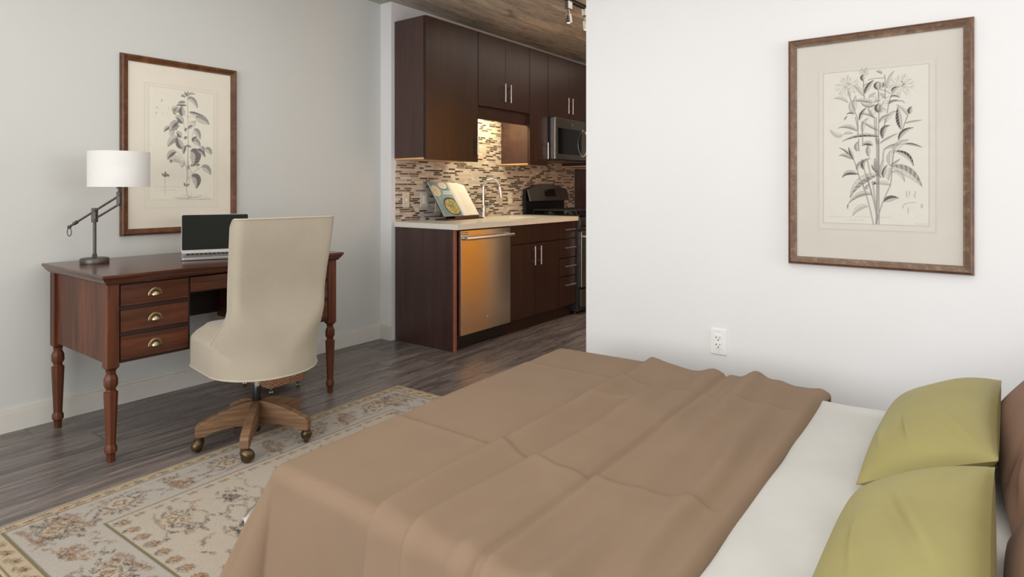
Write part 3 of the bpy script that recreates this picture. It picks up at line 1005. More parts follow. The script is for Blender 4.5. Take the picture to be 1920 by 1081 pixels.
# ================================================================== RANGE
t = thing('range', 'stainless and black freestanding gas range at the end of the counter', 'stove', (-3.2, 5.24, 0))
RY0, RY1 = 4.865, 5.605
bx('body', 'darkgrey', (XK + 0.03, -2.905, RY0, RY1, 0.03, 0.895), t, 0.003)
bx('cooktop', 'blackgloss', (XK + 0.03, -2.885, RY0, RY1, 0.8955, 0.915), t, 0.004)
dd = bx('oven_door', 'steel', (-2.9045, -2.862, RY0 + 0.004, RY1 - 0.004, 0.255, 0.765), t, 0.004)
bx('oven_window', 'blackgloss', (-2.862, -2.8605, RY0 + 0.09, RY1 - 0.09, 0.34, 0.66), dd)
mb = MB().tube([(-2.815, RY0 + 0.03, 0.715), (-2.815, RY1 - 0.03, 0.715)], 0.012, 12)
for yy in (RY0 + 0.06, RY1 - 0.06):
    mb.tube([(-2.862, yy, 0.715), (-2.815, yy, 0.715)], 0.009, 10)
mb.build('handle', 'nickel', dd, smooth=True)
mb = MB().prism([(-2.9045, 0.78), (-2.885, 0.78), (-2.875, 0.85), (-2.89, 0.894), (-2.9045, 0.894)], RY0 + 0.002, RY1 - 0.002, lambda p, a: (p[0], a, p[1]))
cp = mb.build('control_panel', 'steel_dark', t, 0.002)
for k in range(5):
    yy = RY0 + 0.09 + k * 0.14
    MB().lathe([(0.022, 0), (0.020, 0.025), (0.016, 0.028)], (-2.881, yy, 0.825), 16, lambda x, y, z: (z, x, y)).build('knob', 'black', cp, smooth=True)
bx('storage_drawer', 'steel_dark', (-2.9045, -2.868, RY0 + 0.004, RY1 - 0.004, 0.075, 0.235), t, 0.004)
# back guard with an arched top
gx = XK + 0.022
poly = [(RY0 + 0.012, 0.915), (RY1 - 0.02, 0.915)]
ntop = 16
for i in range(ntop + 1):
    a = i / ntop
    poly.append((RY1 - 0.02 - (RY1 - RY0 - 0.032) * a, 1.150 + 0.055 * math.sin(PI * a)))
MB().prism(poly, gx, gx + 0.03, lambda p, a: (a, p[0], p[1])).build('backguard', 'black', t, 0.003)
poly = [(RY0 + 0.012, 1.035), (RY1 - 0.02, 1.035)] + poly[2:]
mb = MB().prism(poly, 0, 0.02, lambda p, a: (gx + 0.031 + a + (1.19 - p[1]) * 0.28, p[0], p[1]))
bp = mb.build('control_fascia', 'steel_dark', t, 0.002)
def fas(y0, y1, z0, z1, d):
    f = lambda p, a: (gx + 0.051 + a + (1.19 - p[1]) * 0.28, p[0], p[1])
    return MB().prism([(y0, z0), (y1, z0), (y1, z1), (y0, z1)], 0, d, f)
ds = fas(5.145, 5.345, 1.078, 1.152, 0.002).build('display', 'blackgloss', bp)
mb = MB()
for k in range(5):
    for j in range(2):
        y0 = 5.158 + k * 0.036
        mb.v += fas(y0, y0 + 0.018, 1.088 + j * 0.014, 1.092 + j * 0.014, 0.003).v
        n0 = len(mb.v) - 8
        mb.f += [tuple(i + n0 for i in f) for f in MB().prism([(0, 0), (1, 0), (1, 1), (0, 1)], 0, 1, lambda p, a: (a, p[0], p[1])).f]
mb.build('button', 'darkgrey', ds)
# grates and burners
for y0 in (RY0 + 0.03, RY0 + 0.265, RY0 + 0.50):
    mb = MB()
    x0, x1, y1, z = -3.42, -2.93, y0 + 0.21, 0.952
    for yy in (y0, y1):
        mb.tube([(x0, yy, 0.916), (x0 + 0.01, yy, z), (x1 - 0.01, yy, z), (x1, yy, 0.916)], 0.006, 8)
    for xx in (x0 + 0.01, (x0 + x1) / 2, x1 - 0.01):
        mb.tube([(xx, y0, z), (xx, y1, z)], 0.006, 8)
    for cx in (x0 + 0.13, x1 - 0.13):
        for s in (-1, 1):
            mb.tube([(cx + s * 0.11, (y0 + y1) / 2, z), (cx + s * 0.04, (y0 + y1) / 2, z)], 0.005, 8)
        mb.tube([(cx, y0, z), (cx, y0 + 0.07, z)], 0.005, 8)
        mb.tube([(cx, y1, z), (cx, y1 - 0.07, z)], 0.005, 8)
    mb.build('burner_grate', 'castiron', t, smooth=True)
for cx in (-3.29, -3.06):
    for cy in (RY0 + 0.135, RY0 + 0.605):
        MB().lathe([(0.05, 0.9155), (0.048, 0.924), (0.034, 0.926), (0.034, 0.934), (0.03, 0.936)], (cx, cy, 0), 20).build('burner', 'black', t, smooth=True)
for cx in (-3.38, -2.96):
    for cy in (RY0 + 0.05, RY1 - 0.05):
        MB().lathe([(0.02, 0.0), (0.016, 0.03)], (cx, cy, 0), 10).build('foot', 'black', t)

# ================================================================== MICROWAVE
t = thing('microwave', 'stainless over-the-range microwave with curved handle', 'microwave', (-3.3, 5.23, 1.43))
MY0, MY1 = 4.868, 5.604
bx('body', 'darkgrey', (XK + 0.012, -3.203, MY0, MY1, 1.432, 1.832), t, 0.003)
dd = bx('door', 'steel_dark', (-3.2, -3.152, MY0, 5.43, 1.437, 1.830), t, 0.004)
bx('side_trim', 'nickel', (-3.2, -3.150, MY0 - 0.003, MY0 + 0.022, 1.437, 1.830), dd, 0.003)
bx('window', 'blackgloss', (-3.152, -3.1505, MY0 + 0.055, 5.36, 1.488, 1.735), dd)
MB().lathe([(0.0, 0), (0.011, 0), (0.011, 0.002), (0.0, 0.003)], (-3.152, 5.18, 1.778), 16, lambda x, y, z: (z, x, y), cap=False).build('round_badge', 'chrome', dd, smooth=True)
mb = MB()
pts = []
for i in range(13):
    a = i / 12
    pts.append((-3.150 + 0.052 * math.sin(PI * a) ** 0.6, 5.395 - 0.012 * math.sin(PI * a), 1.475 + 0.265 * a))
mb.tube(pts, 0.010, 10)
mb.build('handle', 'chrome', dd, smooth=True)
bx('control_panel', 'blackgloss', (-3.2, -3.152, 5.434, MY1, 1.437, 1.830), t, 0.003)
bx('bottom_grille', 'steel_dark', (XK + 0.05, -3.23, MY0 + 0.05, MY1 - 0.05, 1.423, 1.4315), t)

# tall panel at the end of the run
o = MB().box(XK + 0.01, -2.93, 5.870, 5.890, 0.0, 1.372).build('pantry_panel', 'espresso_end', None, 0.001, org=(-3.24, 5.88, 0))
tag(o, 'tall dark reddish panel standing right of the range against the tiles', 'cabinet panel')

# ================================================================== TRACK LIGHT
XT = -2.43
o = MB().box(XT - 0.017, XT + 0.017, 3.05, 6.4, 2.556, CEIL).build('track_rail', plain('bronze_track', (64, 58, 52), 0.4, 0.5), None, 0.002, org=(XT, 4.7, 2.556))
tag(o, 'dark track lighting rail fixed along the concrete kitchen ceiling', 'track light')


def track_head(y, label):
    t = thing('track_spotlight', label, 'spotlight', (XT, y, 2.40), group='silver spotlights on the ceiling track')
    bx('adapter', 'satin', (XT - 0.016, XT + 0.016, y - 0.03, y + 0.03, 2.500, 2.5555), t, 0.002)
    MB().lathe([(0.009, 2.452), (0.009, 2.500)], (XT, y, 0), 12).build('stem', 'satin', t, smooth=True)
    tl = lambda x, yy, z: (x - 0.16 * z, yy + 0.22 * z, z)
    MB().lathe([(0.013, 0.0), (0.020, -0.004), (0.023, -0.02), (0.026, -0.055), (0.0275, -0.075), (0.024, -0.075), (0.020, -0.064)], (XT, y, 2.464), 20, tl).build('lamp_head', 'satin', t, smooth=True)
    MB().lathe([(0.019, -0.066), (0.012, -0.072), (0.003, -0.074)], (XT, y, 2.464), 14, tl).build('bulb', emit('halogen_face', (255, 240, 215), 1.5), t, smooth=True)


track_head(3.94, 'silver spotlight hanging from the ceiling track, the one fully in view')
track_head(4.19, 'silver spotlight on the ceiling track half hidden by the white wall edge')

# ================================================================== OUTLET ON THE BEDROOM WALL
t = thing('wall_outlet', 'white duplex outlet plate on the white wall above the bed', 'outlet', (-0.961, YR, 0.437))
ox, oz = -0.961, 0.437
bx('plate', 'plate', (ox - 0.038, ox + 0.038, YR - 0.006, YR, oz - 0.060, oz + 0.060), t, 0.003)
f = bx('socket_face', 'plate', (ox - 0.017, ox + 0.017, YR - 0.0085, YR - 0.006, oz - 0.034, oz + 0.034), t, 0.0015)
mb = MB()
for s in (-1, 1):
    cz = oz + s * 0.0165
    mb.box(ox - 0.010, ox - 0.0075, YR - 0.0092, YR - 0.0084, cz - 0.001, cz + 0.008)
    mb.box(ox - 0.014, ox - 0.0075, YR - 0.0092, YR - 0.0084, cz + 0.002, cz + 0.004)
    mb.box(ox + 0.006, ox + 0.0085, YR - 0.0092, YR - 0.0084, cz, cz + 0.008)
    mb.tube([(ox, YR - 0.0092, cz - 0.008), (ox, YR - 0.0084, cz - 0.008)], 0.0032, 10)
mb.build('slot', 'slot', f)
for s in (-1, 1):
    MB().tube([(ox, YR - 0.0068, oz + s * 0.048), (ox, YR - 0.0058, oz + s * 0.048)], 0.003, 10).build('screw', 'plate_beige', t)

# ================================================================== FRAMED PRINTS
LIGHT_TONE = {'l': 0.28, 'm': 0.50, 'd': 0.80}
WK, EXPO = 0.74, 1.0


def parse(s):
    out = []
    for it in s.split(';'):
        p = it.split()
        out.append([float(v) for v in p[:7]] + p[7:])
    return out


def draw_leaf(cv, L, ink, gain=1.0):
    pts = bez(L[:6], 16)
    w = L[6]
    q = cv.near(pts, w / 2 + cv.res * 2)
    if q is None:
        return
    sl, r, T, S, X, Y = q
    hw = 0.5 * w * WK * np.clip(np.sin(PI * np.clip(T, 0, 1) ** 0.80), 0, 1) ** EXPO
    inside = np.clip((hw - r) / cv.res + 0.5, 0, 1)
    base = LIGHT_TONE[L[7]] * gain
    hatch = 0.5 + 0.5 * np.sin(T * 48 + S * r / max(w, 1) * 12)
    a = base * (0.78 + 0.38 * S) * (0.72 + 0.5 * hatch)
    cv.put(sl, inside * 0.55, (212, 208, 198))           # leaf covers what is behind it
    cv.put(sl, inside * a, ink)
    edge = np.clip(1 - np.abs(hw - r) / (cv.res * 0.9), 0, 1) * (T > 0.01) * (T < 0.99)
    cv.put(sl, edge * 0.62 * gain, ink)
    cv.put(sl, np.clip(1 - r / (cv.res * 0.9), 0, 1) * 0.5 * gain * (T > 0.01) * (T < 0.99), ink)


def draw_flower(cv, x, y, R, core, ink, n=26, seed=1):
    fr = random.Random(seed)
    for i in range(n):
        a = 2 * PI * i / n + fr.uniform(-0.1, 0.1)
        r1 = R * fr.uniform(0.72, 1.0)
        b = a + fr.uniform(-0.2, 0.2)
        p = [(x + core * math.cos(a), y + core * math.sin(a)), (x + r1 * 0.7 * math.cos(a), y + r1 * 0.7 * math.sin(a)), (x + r1 * math.cos(b), y + r1 * math.sin(b))]
        cv.stroke(p, cv.res * 1.0, ink, 0.42)
        if i % 2:
            e = p[2]
            for s in (-0.5, 0.5):
                cv.stroke([p[1], (e[0] + R * 0.12 * math.cos(b + s * 2), e[1] + R * 0.12 * math.sin(b + s * 2))], cv.res, ink, 0.3)
    for i in range(40):
        a, r = fr.uniform(0, 2 * PI), core * math.sqrt(fr.random())
        cv.ellipse(x + r * math.cos(a), y + r * math.sin(a), core * 0.12, core * 0.1, 0, ink, 0.5)


def script_line(cv, x0, x1, y, h, ink, alpha, seed, slope=0.0):
    fr = random.Random(seed)
    x = x0
    while x < x1:
        n = fr.randint(3, 9)
        pts = []
        for i in range(n):
            yy = y + slope * (x - x0)
            pts.append((x, yy + (h if i % 2 else 0) * fr.uniform(0.5, 1.2)))
            x += h * fr.uniform(0.3, 0.55)
        cv.stroke(pts, cv.res * 0.9, ink, alpha)
        x += h * 0.7


def moulding(parent, W, Hh, prof, fn, name, mat):
    """sweep an (inset, height) profile round a W x H rectangle with mitred corners"""
    mb = MB()
    for d, h in prof:
        for u, v in ((-W / 2 + d, -Hh / 2 + d), (W / 2 - d, -Hh / 2 + d), (W / 2 - d, Hh / 2 - d), (-W / 2 + d, Hh / 2 - d)):
            mb.v.append(fn(u, v, h))
    for k in range(len(prof) - 1):
        for j in range(4):
            mb.f.append((k * 4 + j, k * 4 + (j + 1) % 4, (k + 1) * 4 + (j + 1) % 4, (k + 1) * 4 + j))
    k = len(prof) - 1
    for j in range(4):
        mb.f.append((k * 4 + j, k * 4 + (j + 1) % 4, (j + 1) % 4, j))
    return mb.build(name, mat, parent, smooth=True, ang=35)


def framed(label, W, Hh, centre, fn, fw, matm, canvas, sheet_h, inner='frame_in'):
    t = thing('framed_print', label, 'picture', centre, group='framed botanical prints')
    prof = [(0, 0.001), (0, 0.014), (0.002, 0.021), (0.006, 0.0265), (0.011, 0.029), (0.0125, 0.0285), (0.0125, 0.001)]
    fr = moulding(t, W, Hh, prof, fn, 'frame', 'frame')
    prof = [(0.0127, 0.002), (0.0127, 0.0283), (0.017, 0.026), (0.024, 0.022), (fw - 0.004, 0.0175), (fw, 0.0165), (fw, 0.002)]
    moulding(fr, W, Hh, prof, fn, 'inner_moulding', inner)
    a, b = W / 2 - fw + 0.004, Hh / 2 - fw + 0.004
    mb = MB()
    vs = [fn(u, v, h) for h in (0.003, 0.009) for u, v in ((-a, -b), (a, -b), (a, b), (-a, b))]
    mb.add(vs, [(0, 1, 2, 3), (4, 5, 6, 7), (0, 1, 5, 4), (1, 2, 6, 5), (2, 3, 7, 6), (3, 0, 4, 7)])
    mb.build('mat_board', matm, t)
    grid_mesh('print', canvas.xs / 1000, canvas.ys / 1000, canvas.im, lambda X, Y: np.array([fn(x, y, sheet_h) for x, y in zip(X, Y)]), 'print', t)
    mb = MB()
    mb.add([fn(u, v, 0.0125) for u, v in ((-a + 0.003, -b + 0.003), (a - 0.003, -b + 0.003), (a - 0.003, b - 0.003), (-a + 0.003, b - 0.003))], [(0, 1, 2, 3)])
    mb.build('glass', 'glass', t)
    return t


# --- thistle-like plant, white wall
INK = (54, 52, 53)
cv = Canvas(-205, 210, -331, 346, 1.3, (202, 197, 187))
cv.rect(-203, 205, -329, 342, (205, 201, 191), 1, 6)
cv.rect(-187, 185, -305, 329, (211, 208, 199), 1, 3)
for (p, q) in (((-187, 329), (185, 327)), ((-187, 329), (-187, -304)), ((185, 327), (185, -306)), ((-187, -304), (185, -306))):
    cv.stroke([p, q], 1.8, (136, 132, 122), 0.7)
cv.stroke([(-203, -329), (206, -329), (206, 340)], 1.6, (178, 172, 160), 0.6)
for L in parse(RIGHT_STEMS):
    pts = bez(L[:6], 12)
    w = max(L[6] * 1.6, 2.2)
    cv.stroke(pts, w, INK, 0.42)
    cv.stroke(pts, w * 0.45, (205, 201, 192), 0.55)
for x, y, R, c, sd in ((-97, 267, 46, 13, 1), (92, 252, 46, 16, 2), (15, 186, 46, 20, 3)):
    draw_flower(cv, x, y, R, c, INK, 28, sd)
draw_flower(cv, -36, 320, 20, 5, INK, 16, 4)
for L in parse(RIGHT_LEAVES):
    draw_leaf(cv, L, INK)
for L in parse(RIGHT_STEMS):
    pts = bez(L[:6], 12)
    w = max(L[6] * 1.5, 2.0)
    cv.stroke(pts, w, (208, 204, 195), 0.45)
    for s in (-0.5, 0.5):
        cv.stroke(pts + np.array([s * w, 0.0]), 1.5, INK, 0.62)
for L in parse(RIGHT_MARKS):
    cv.stroke(bez(L[:6], 8), 2.0, INK, 0.6)
for a, b, yy, sd in ((-176, -83, -279, 1), (-70, -16, -277, 2), (22, 52, -277, 3), (-104, -41, -291, 4), (139, 177, -300, 5)):
    script_line(cv, a, b, yy, 4.2, (150, 146, 138), 0.5, sd)
framed('framed botanical print of a tall thistle-like plant on the white wall above the bed', 0.652, 0.972, (-0.326, YR, 1.315),
       lambda u, v, h: (-0.326 + u, YR - h, 1.315 + v), 0.034, 'matboard', cv, 0.0098)
# --- leafy plant, grey wall
WK, EXPO = 0.95, 0.75
INK = (112, 110, 107)
cv = Canvas(-205, 210, -350, 352, 1.5, (223, 216, 200))
cv.rect(-203, 206, -346, 350, (224, 218, 202), 1, 6)
cv.rect(-180, 184, -302, 333, (228, 223, 209), 1, 3)
for (p, q) in (((-180, 333), (184, 331)), ((-180, 333), (-180, -300)), ((184, 331), (184, -302)), ((-180, -300), (184, -302))):
    cv.stroke([p, q], 1.8, (176, 169, 150), 0.6)
cv.stroke([(-203, -344), (205, -344), (205, 350), (-203, 350), (-203, -344)], 1.6, (198, 190, 170), 0.6)
for L in parse(LEFT_STEMS):
    cv.stroke(bez(L[:6], 12), max(L[6] * 1.9, 2.0), INK, 0.6)
for L in parse(LEFT_LEAVES):
    L[6] *= 1.0
    draw_leaf(cv, L, INK, 1.2)
fr = random.Random(5)
for i in range(26):
    x = fr.uniform(-30, 140)
    cv.stroke([(x, -300 + fr.uniform(0, 26)), (x + fr.uniform(14, 46), -300 + fr.uniform(0, 22))], 1.5, INK, 0.35)
script_line(cv, -149, 12, -228, 4.2, (168, 162, 148), 0.6, 11)
script_line(cv, -123, -44, -247, 4.2, (168, 162, 148), 0.6, 12)
framed('framed botanical print of a leafy stem on the grey wall above the desk', 0.648, 0.985, (XL, 1.7, 1.393),
       lambda u, v, h: (XL + h, 1.7 + u, 1.393 + v), 0.036, 'matboard_l', cv, 0.0098, 'frame')

# ================================================================== DESK
DX0, DX1, DY0, DY1, DZ = -3.605, -2.868, 1.013, 2.225, 0.795
t = thing('desk', 'reddish brown wooden pedestal writing desk with turned legs against the grey wall', 'desk', (-3.24, 1.62, 0))
mb = MB()
n = 0


def slab(d0, z0, z1, inset):
    return (DX0 + inset, DX1 - inset, DY0 + inset, DY1 - inset, z0, z1)


def rects(levels):
    mb = MB()
    for z, i in levels:
        mb.v += [(DX0 + i, DY0 + i, z), (DX1 - i, DY0 + i, z), (DX1 - i, DY1 - i, z), (DX0 + i, DY1 - i, z)]
    for k in range(len(levels) - 1):
        for j in range(4):
            mb.f.append((k * 4 + j, k * 4 + (j + 1) % 4, (k + 1) * 4 + (j + 1) % 4, (k + 1) * 4 + j))
    mb.f.append((3, 2, 1, 0))
    k = (len(levels) - 1) * 4
    mb.f.append((k, k + 1, k + 2, k + 3))
    return mb


rects([(0.752, 0.024), (0.758, 0.018), (0.763, 0.017), (0.7645, 0.011), (0.770, 0.010), (0.777, 0.005), (0.782, 0.0015), (0.7835, 0.0), (0.7925, 0.0), (0.795, 0.003)]).build('desktop', 'walnut_top', t, smooth=True, ang=25)
LX = (DX0 + 0.026, DX1 - 0.032 - 0.05)
LY = (DY0 + 0.026, DY1 - 0.026 - 0.05)
S = 0.05
for lx in LX:
    for ly in LY:
        cx, cy = lx + S / 2, ly + S / 2
        mb = MB()
        mb.rrect(lx, lx + S, ly, ly + S, 0.003, [(0.388, 0.010), (0.400, 0.0), (0.7515, 0.0)], 1)
        r = 1.06
        prof = [(0.0135, 0.006), (0.0155, 0.0), (0.0165, 0.030), (0.0185, 0.036), (0.0240, 0.042), (0.0240, 0.062), (0.0190, 0.072), (0.0185, 0.080), (0.0265, 0.286), (0.0265, 0.296), (0.0190, 0.299), (0.0180, 0.308), (0.0200, 0.312), (0.0265, 0.324), (0.0265, 0.350), (0.0215, 0.366), (0.0175, 0.372), (0.0200, 0.388)]
        mb.lathe(prof[1:], (cx, cy, 0), 8, phase=PI / 8)
        mb.build('leg', 'walnut', t, 0.001)
yc = (DY0 + DY1) / 2
FX = DX1 - 0.037        # drawer front plane


def pull(parent, yy, zz):
    mb = MB()
    x0 = FX
    def dome(u, v):
        th, ph = PI * u, PI / 2 * v
        return (x0 + 0.0015 + 0.017 * math.sin(ph), yy + 0.0185 * math.cos(th) * math.cos(ph), zz + 0.0195 * math.sin(th) * math.cos(ph))
    mb.grid(dome, 15, 8)
    p = mb.build('cup_pull', 'brass_bright', parent, smooth=True, ang=70)
    p['label'] = 'worn brass cup pull'
    mb = MB()
    for k in range(15):
        pass
    def rim(u, v):
        th = PI * u
        a = 2 * PI * v
        R = 0.0252 + 0.0055 * math.cos(a)
        return (x0 + 0.002 + 0.0022 * math.sin(a), yy + R * math.cos(th), zz + 1.06 * R * math.sin(th))
    mb.grid(rim, 19, 9)
    mb.build('rim', 'brass', p, smooth=True, ang=70)


for side in (0, 1):
    m = (lambda y: y) if side == 0 else (lambda y: 2 * yc - y)
    def Bx(x0, x1, y0, y1, z0, z1):
        a, b = sorted((m(y0), m(y1)))
        return (x0, x1, a, b, z0, z1)
    ya = DY0 + 0.026 + S          # inner face of the leg
    mb = MB()
    mb.box(*Bx(LX[0] + S, LX[1], DY0 + 0.040, DY0 + 0.056, 0.412, 0.7515))       # outer side panel
    mb.box(*Bx(LX[0] + 0.02, FX - 0.03, 1.372, 1.386, 0.412, 0.7515))            # inner side panel
    mb.box(*Bx(LX[0] + 0.02, FX - 0.03, DY0 + 0.056, 1.372, 0.412, 0.424))       # bottom
    mb.box(*Bx(LX[0] + 0.012, LX[0] + 0.024, DY0 + 0.07, 1.372, 0.424, 0.7515))  # back
    mb.build('pedestal', 'walnut', t, 0.001)
    mb = MB()
    for z0, z1 in ((0.412, 0.4225), (0.525, 0.5415), (0.635, 0.6515), (0.7455, 0.7515)):
        mb.box(*Bx(FX - 0.028, FX - 0.006, ya + 0.004, 1.378, z0, z1))
    mb.box(*Bx(FX - 0.028, FX - 0.006, 1.378, 1.386, 0.412, 0.7515))
    mb.box(*Bx(FX - 0.028, FX - 0.006, ya, ya + 0.004, 0.412, 0.7515))
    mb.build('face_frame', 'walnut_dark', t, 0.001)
    for z0, z1 in ((0.4235, 0.5245), (0.5425, 0.6345), (0.6525, 0.7445)):
        d = bx('drawer', 'walnut_y', Bx(FX - 0.022, FX, ya + 0.005, 1.377, z0, z1), t, 0.002)
        pull(d, m(1.233), (z0 + z1) / 2 - 0.012)
d = bx('drawer', 'walnut_y', (FX - 0.022, FX, 1.389, 2 * yc - 1.389, 0.676, 0.7445), t, 0.002)
for yy in (yc,):
    MB().lathe([(0.006, 0), (0.006, 0.01), (0.013, 0.016), (0.013, 0.022), (0.006, 0.026)], (FX, yy, 0.71), 14, lambda x, y, z: (z, x, y)).build('knob', 'brass', d, smooth=True)
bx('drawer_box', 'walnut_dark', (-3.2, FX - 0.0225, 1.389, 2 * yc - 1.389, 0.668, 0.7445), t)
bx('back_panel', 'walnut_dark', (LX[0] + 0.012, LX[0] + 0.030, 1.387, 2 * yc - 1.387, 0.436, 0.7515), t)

# ================================================================== DESK LAMP
lc = Vector((-3.408, 1.170, 0))
A = Vector((0.7996, 0.6006, 0))
t = thing('desk_lamp', 'gunmetal swing-arm desk lamp with white drum shade on the desk', 'lamp', (lc.x, lc.y, DZ))
MB().lathe([(0.060, DZ), (0.061, DZ + 0.004), (0.061, DZ + 0.020), (0.058, DZ + 0.025), (0.050, DZ + 0.027), (0.012, DZ + 0.028)], lc, 36).build('base', 'gunmetal', t, smooth=True)
mb = MB().box(lc.x - 0.008, lc.x + 0.008, lc.y - 0.008, lc.y + 0.008, DZ + 0.028, DZ + 0.045)
mb.tube([lc + Vector((0, 0, DZ + 0.045)), lc + Vector((0, 0, 0.998))], 0.0075, 12)
mb.build('pole', 'gunmetal', t, smooth=True, ang=30)


def lp(a, z, b=0.0):
    B = Vector((-A.y, A.x, 0))
    p = lc + A * a + B * b
    return (p.x, p.y, z)


def lbox(mb, a0, a1, b0, b1, z0, z1):
    s = len(mb.v)
    mb.box(a0, a1, b0, b1, z0, z1)
    mb.xf(lambda x, y, z: lp(x, z, y), s)


J1, J2 = 0.0, 0.119
mb = MB()
lbox(mb, -0.011, 0.011, -0.011, 0.011, 0.993, 1.062)
p1 = mb.build('lower_joint', 'gunmetal', t, 0.003)
mb = MB()
lbox(mb, J2 - 0.009, J2 + 0.009, -0.010, 0.010, 1.072, 1.140)
p2 = mb.build('upper_joint', 'gunmetal', t, 0.003)
for par, a, zs in ((p1, 0.004, (1.005, 1.049)), (p2, J2 + 0.003, (1.080, 1.124))):
    for zz in zs:
        MB().tube([lp(a, zz, -0.010), lp(a, zz, -0.016)], 0.006, 10).build('screw', 'gunmetal', par, smooth=True)
slope = (1.120 - 1.046) / 0.119
MB().tube([lp(-0.118, 1.046 - 0.118 * slope, -0.004), lp(J2, 1.120, -0.004)], 0.0052, 10).build('arm', 'gunmetal', t, smooth=True)
MB().tube([lp(0.012, 1.010 + 0.012 * slope, 0.004), lp(J2, 1.082, 0.004)], 0.0052, 10).build('arm', 'gunmetal', t, smooth=True)
za = 1.046 - 0.10 * slope
mb = MB().tube([lp(-0.082, 1.046 - 0.082 * slope, -0.004), lp(-0.098, 1.046 - 0.098 * slope, -0.004)], 0.0085, 12)
zb_ = 1.046 - 0.122 * slope
mb.ell(lp(-0.120, zb_, -0.004), (0.009, 0.009, 0.009), 10, 8)
kb = mb.build('end_collar', 'gunmetal', t, smooth=True)
MB().tube([lp(-0.120 + 0.010 * math.sin(2 * PI * i / 24), zb_ - 0.024 + 0.020 * math.cos(2 * PI * i / 24), -0.004) for i in range(24)], 0.0022, 8, closed=True).build('ring', 'gunmetal', kb, smooth=True)
sc = Vector(lp(J2, 0))
mb = MB().lathe([(0.006, 1.140), (0.006, 1.156), (0.013, 1.157), (0.013, 1.161), (0.007, 1.163), (0.007, 1.19), (0.017, 1.192), (0.017, 1.24)], (sc.x, sc.y, 0), 16)
mb.build('socket', 'gunmetal', t, smooth=True)
mb = MB()
Rs = 0.130
prof = [(Rs, 1.164), (Rs, 1.3335), (Rs - 0.003, 1.3335), (Rs - 0.003, 1.164), (Rs, 1.164)]
mb.lathe(prof, (sc.x, sc.y, 0), 48, cap=False)
sh = mb.build('shade', 'linen_shade', t, smooth=True, ang=40)
mb = MB()
for i in range(3):
    a = 2 * PI * i / 3
    mb.tube([(sc.x, sc.y, 1.305), (sc.x + (Rs - 0.003) * math.cos(a), sc.y + (Rs - 0.003) * math.sin(a), 1.315)], 0.0015, 6)
mb.lathe([(0.012, 1.303), (0.012, 1.308)], (sc.x, sc.y, 0), 12)
mb.tube([(sc.x, sc.y, 1.24), (sc.x, sc.y, 1.303)], 0.002, 6)
mb.build('shade_ring', 'gunmetal', sh, smooth=True)
MB().ell((sc.x, sc.y, 1.268), (0.026, 0.026, 0.033), 16, 12).build('bulb', 'porcelain', t, smooth=True)

# ================================================================== LAPTOP
ang = math.radians(65)
t = thing('laptop', 'open silver laptop with a dark screen on the desk behind the chair', 'laptop', (-3.150, 1.457, DZ), rot=(0, 0, ang))
LW, LD = 0.335, 0.26
mb = MB().rrect(0, LW, 0, LD, 0.012, [(0.0015, 0.004), (0.004, 0.0006), (0.013, 0.0), (0.0145, 0.001)], 4)
b = mb.build('base', 'alu', t, smooth=True, ang=30)
mb = MB()
for r in range(5):
    for c in range(14):
        x0 = 0.024 + c * 0.0207
        y0 = 0.138 + r * 0.0196
        mb.box(x0, x0 + 0.0168, y0, y0 + 0.0158, 0.0146, 0.0158)
mb.build('keyboard', 'keys', b)
bx('touchpad', plain('grey_touchpad', (150, 150, 150), 0.35, 0.3), (0.105, 0.222, 0.012, 0.098, 0.0146, 0.0149), b)
LH = 0.212
tilt = math.radians(12)
def lid(x, y, z):
    return (x, LD - 0.002 + y * math.cos(tilt) + z * math.sin(tilt), 0.013 + z * math.cos(tilt) - y * math.sin(tilt))
mb = MB().rrect(0, LW, 0, LH, 0.010, [(0, 0.0), (0.0055, 0.0)], 4)
mb.xf(lambda x, y, z: lid(x, z, y))
ld = mb.build('lid', 'alu', t, 0.001)
mb = MB().rrect(0.003, LW - 0.003, 0.018, LH - 0.003, 0.007, [(-0.0008, 0.0), (0.0004, 0.0)], 4)
mb.xf(lambda x, y, z: lid(x, z, y))
sc_ = mb.build('screen', 'screen', ld)
mb = MB()
for i in range(7):
    x0 = 0.148 + i * 0.0046
    for (a0, a1, b0, b1) in ((0, 0.0008, 0, 0.0042), (0.0022, 0.003, 0, 0.0042), (0.0008, 0.0022, 0.0034, 0.0042)):
        mb.box(x0 + a0, x0 + a1, -0.0012, 0.0, 0.007 + b0, 0.007 + b1)
mb.xf(lambda x, y, z: lid(x, y, z))
mb.build('lettering', 'plate', ld)

# ================================================================== OFFICE CHAIR
ca = math.atan2(0.13, -0.99)
t = thing('office_chair', 'cream upholstered swivel office chair with oak star base at the desk', 'chair', (-2.628, 1.553, 0.0025), rot=(0, 0, ca))


def sst(a, b, x):
    q = min(1, max(0, (x - a) / (b - a)))
    return q * q * (3 - 2 * q)


ZB0 = 0.352


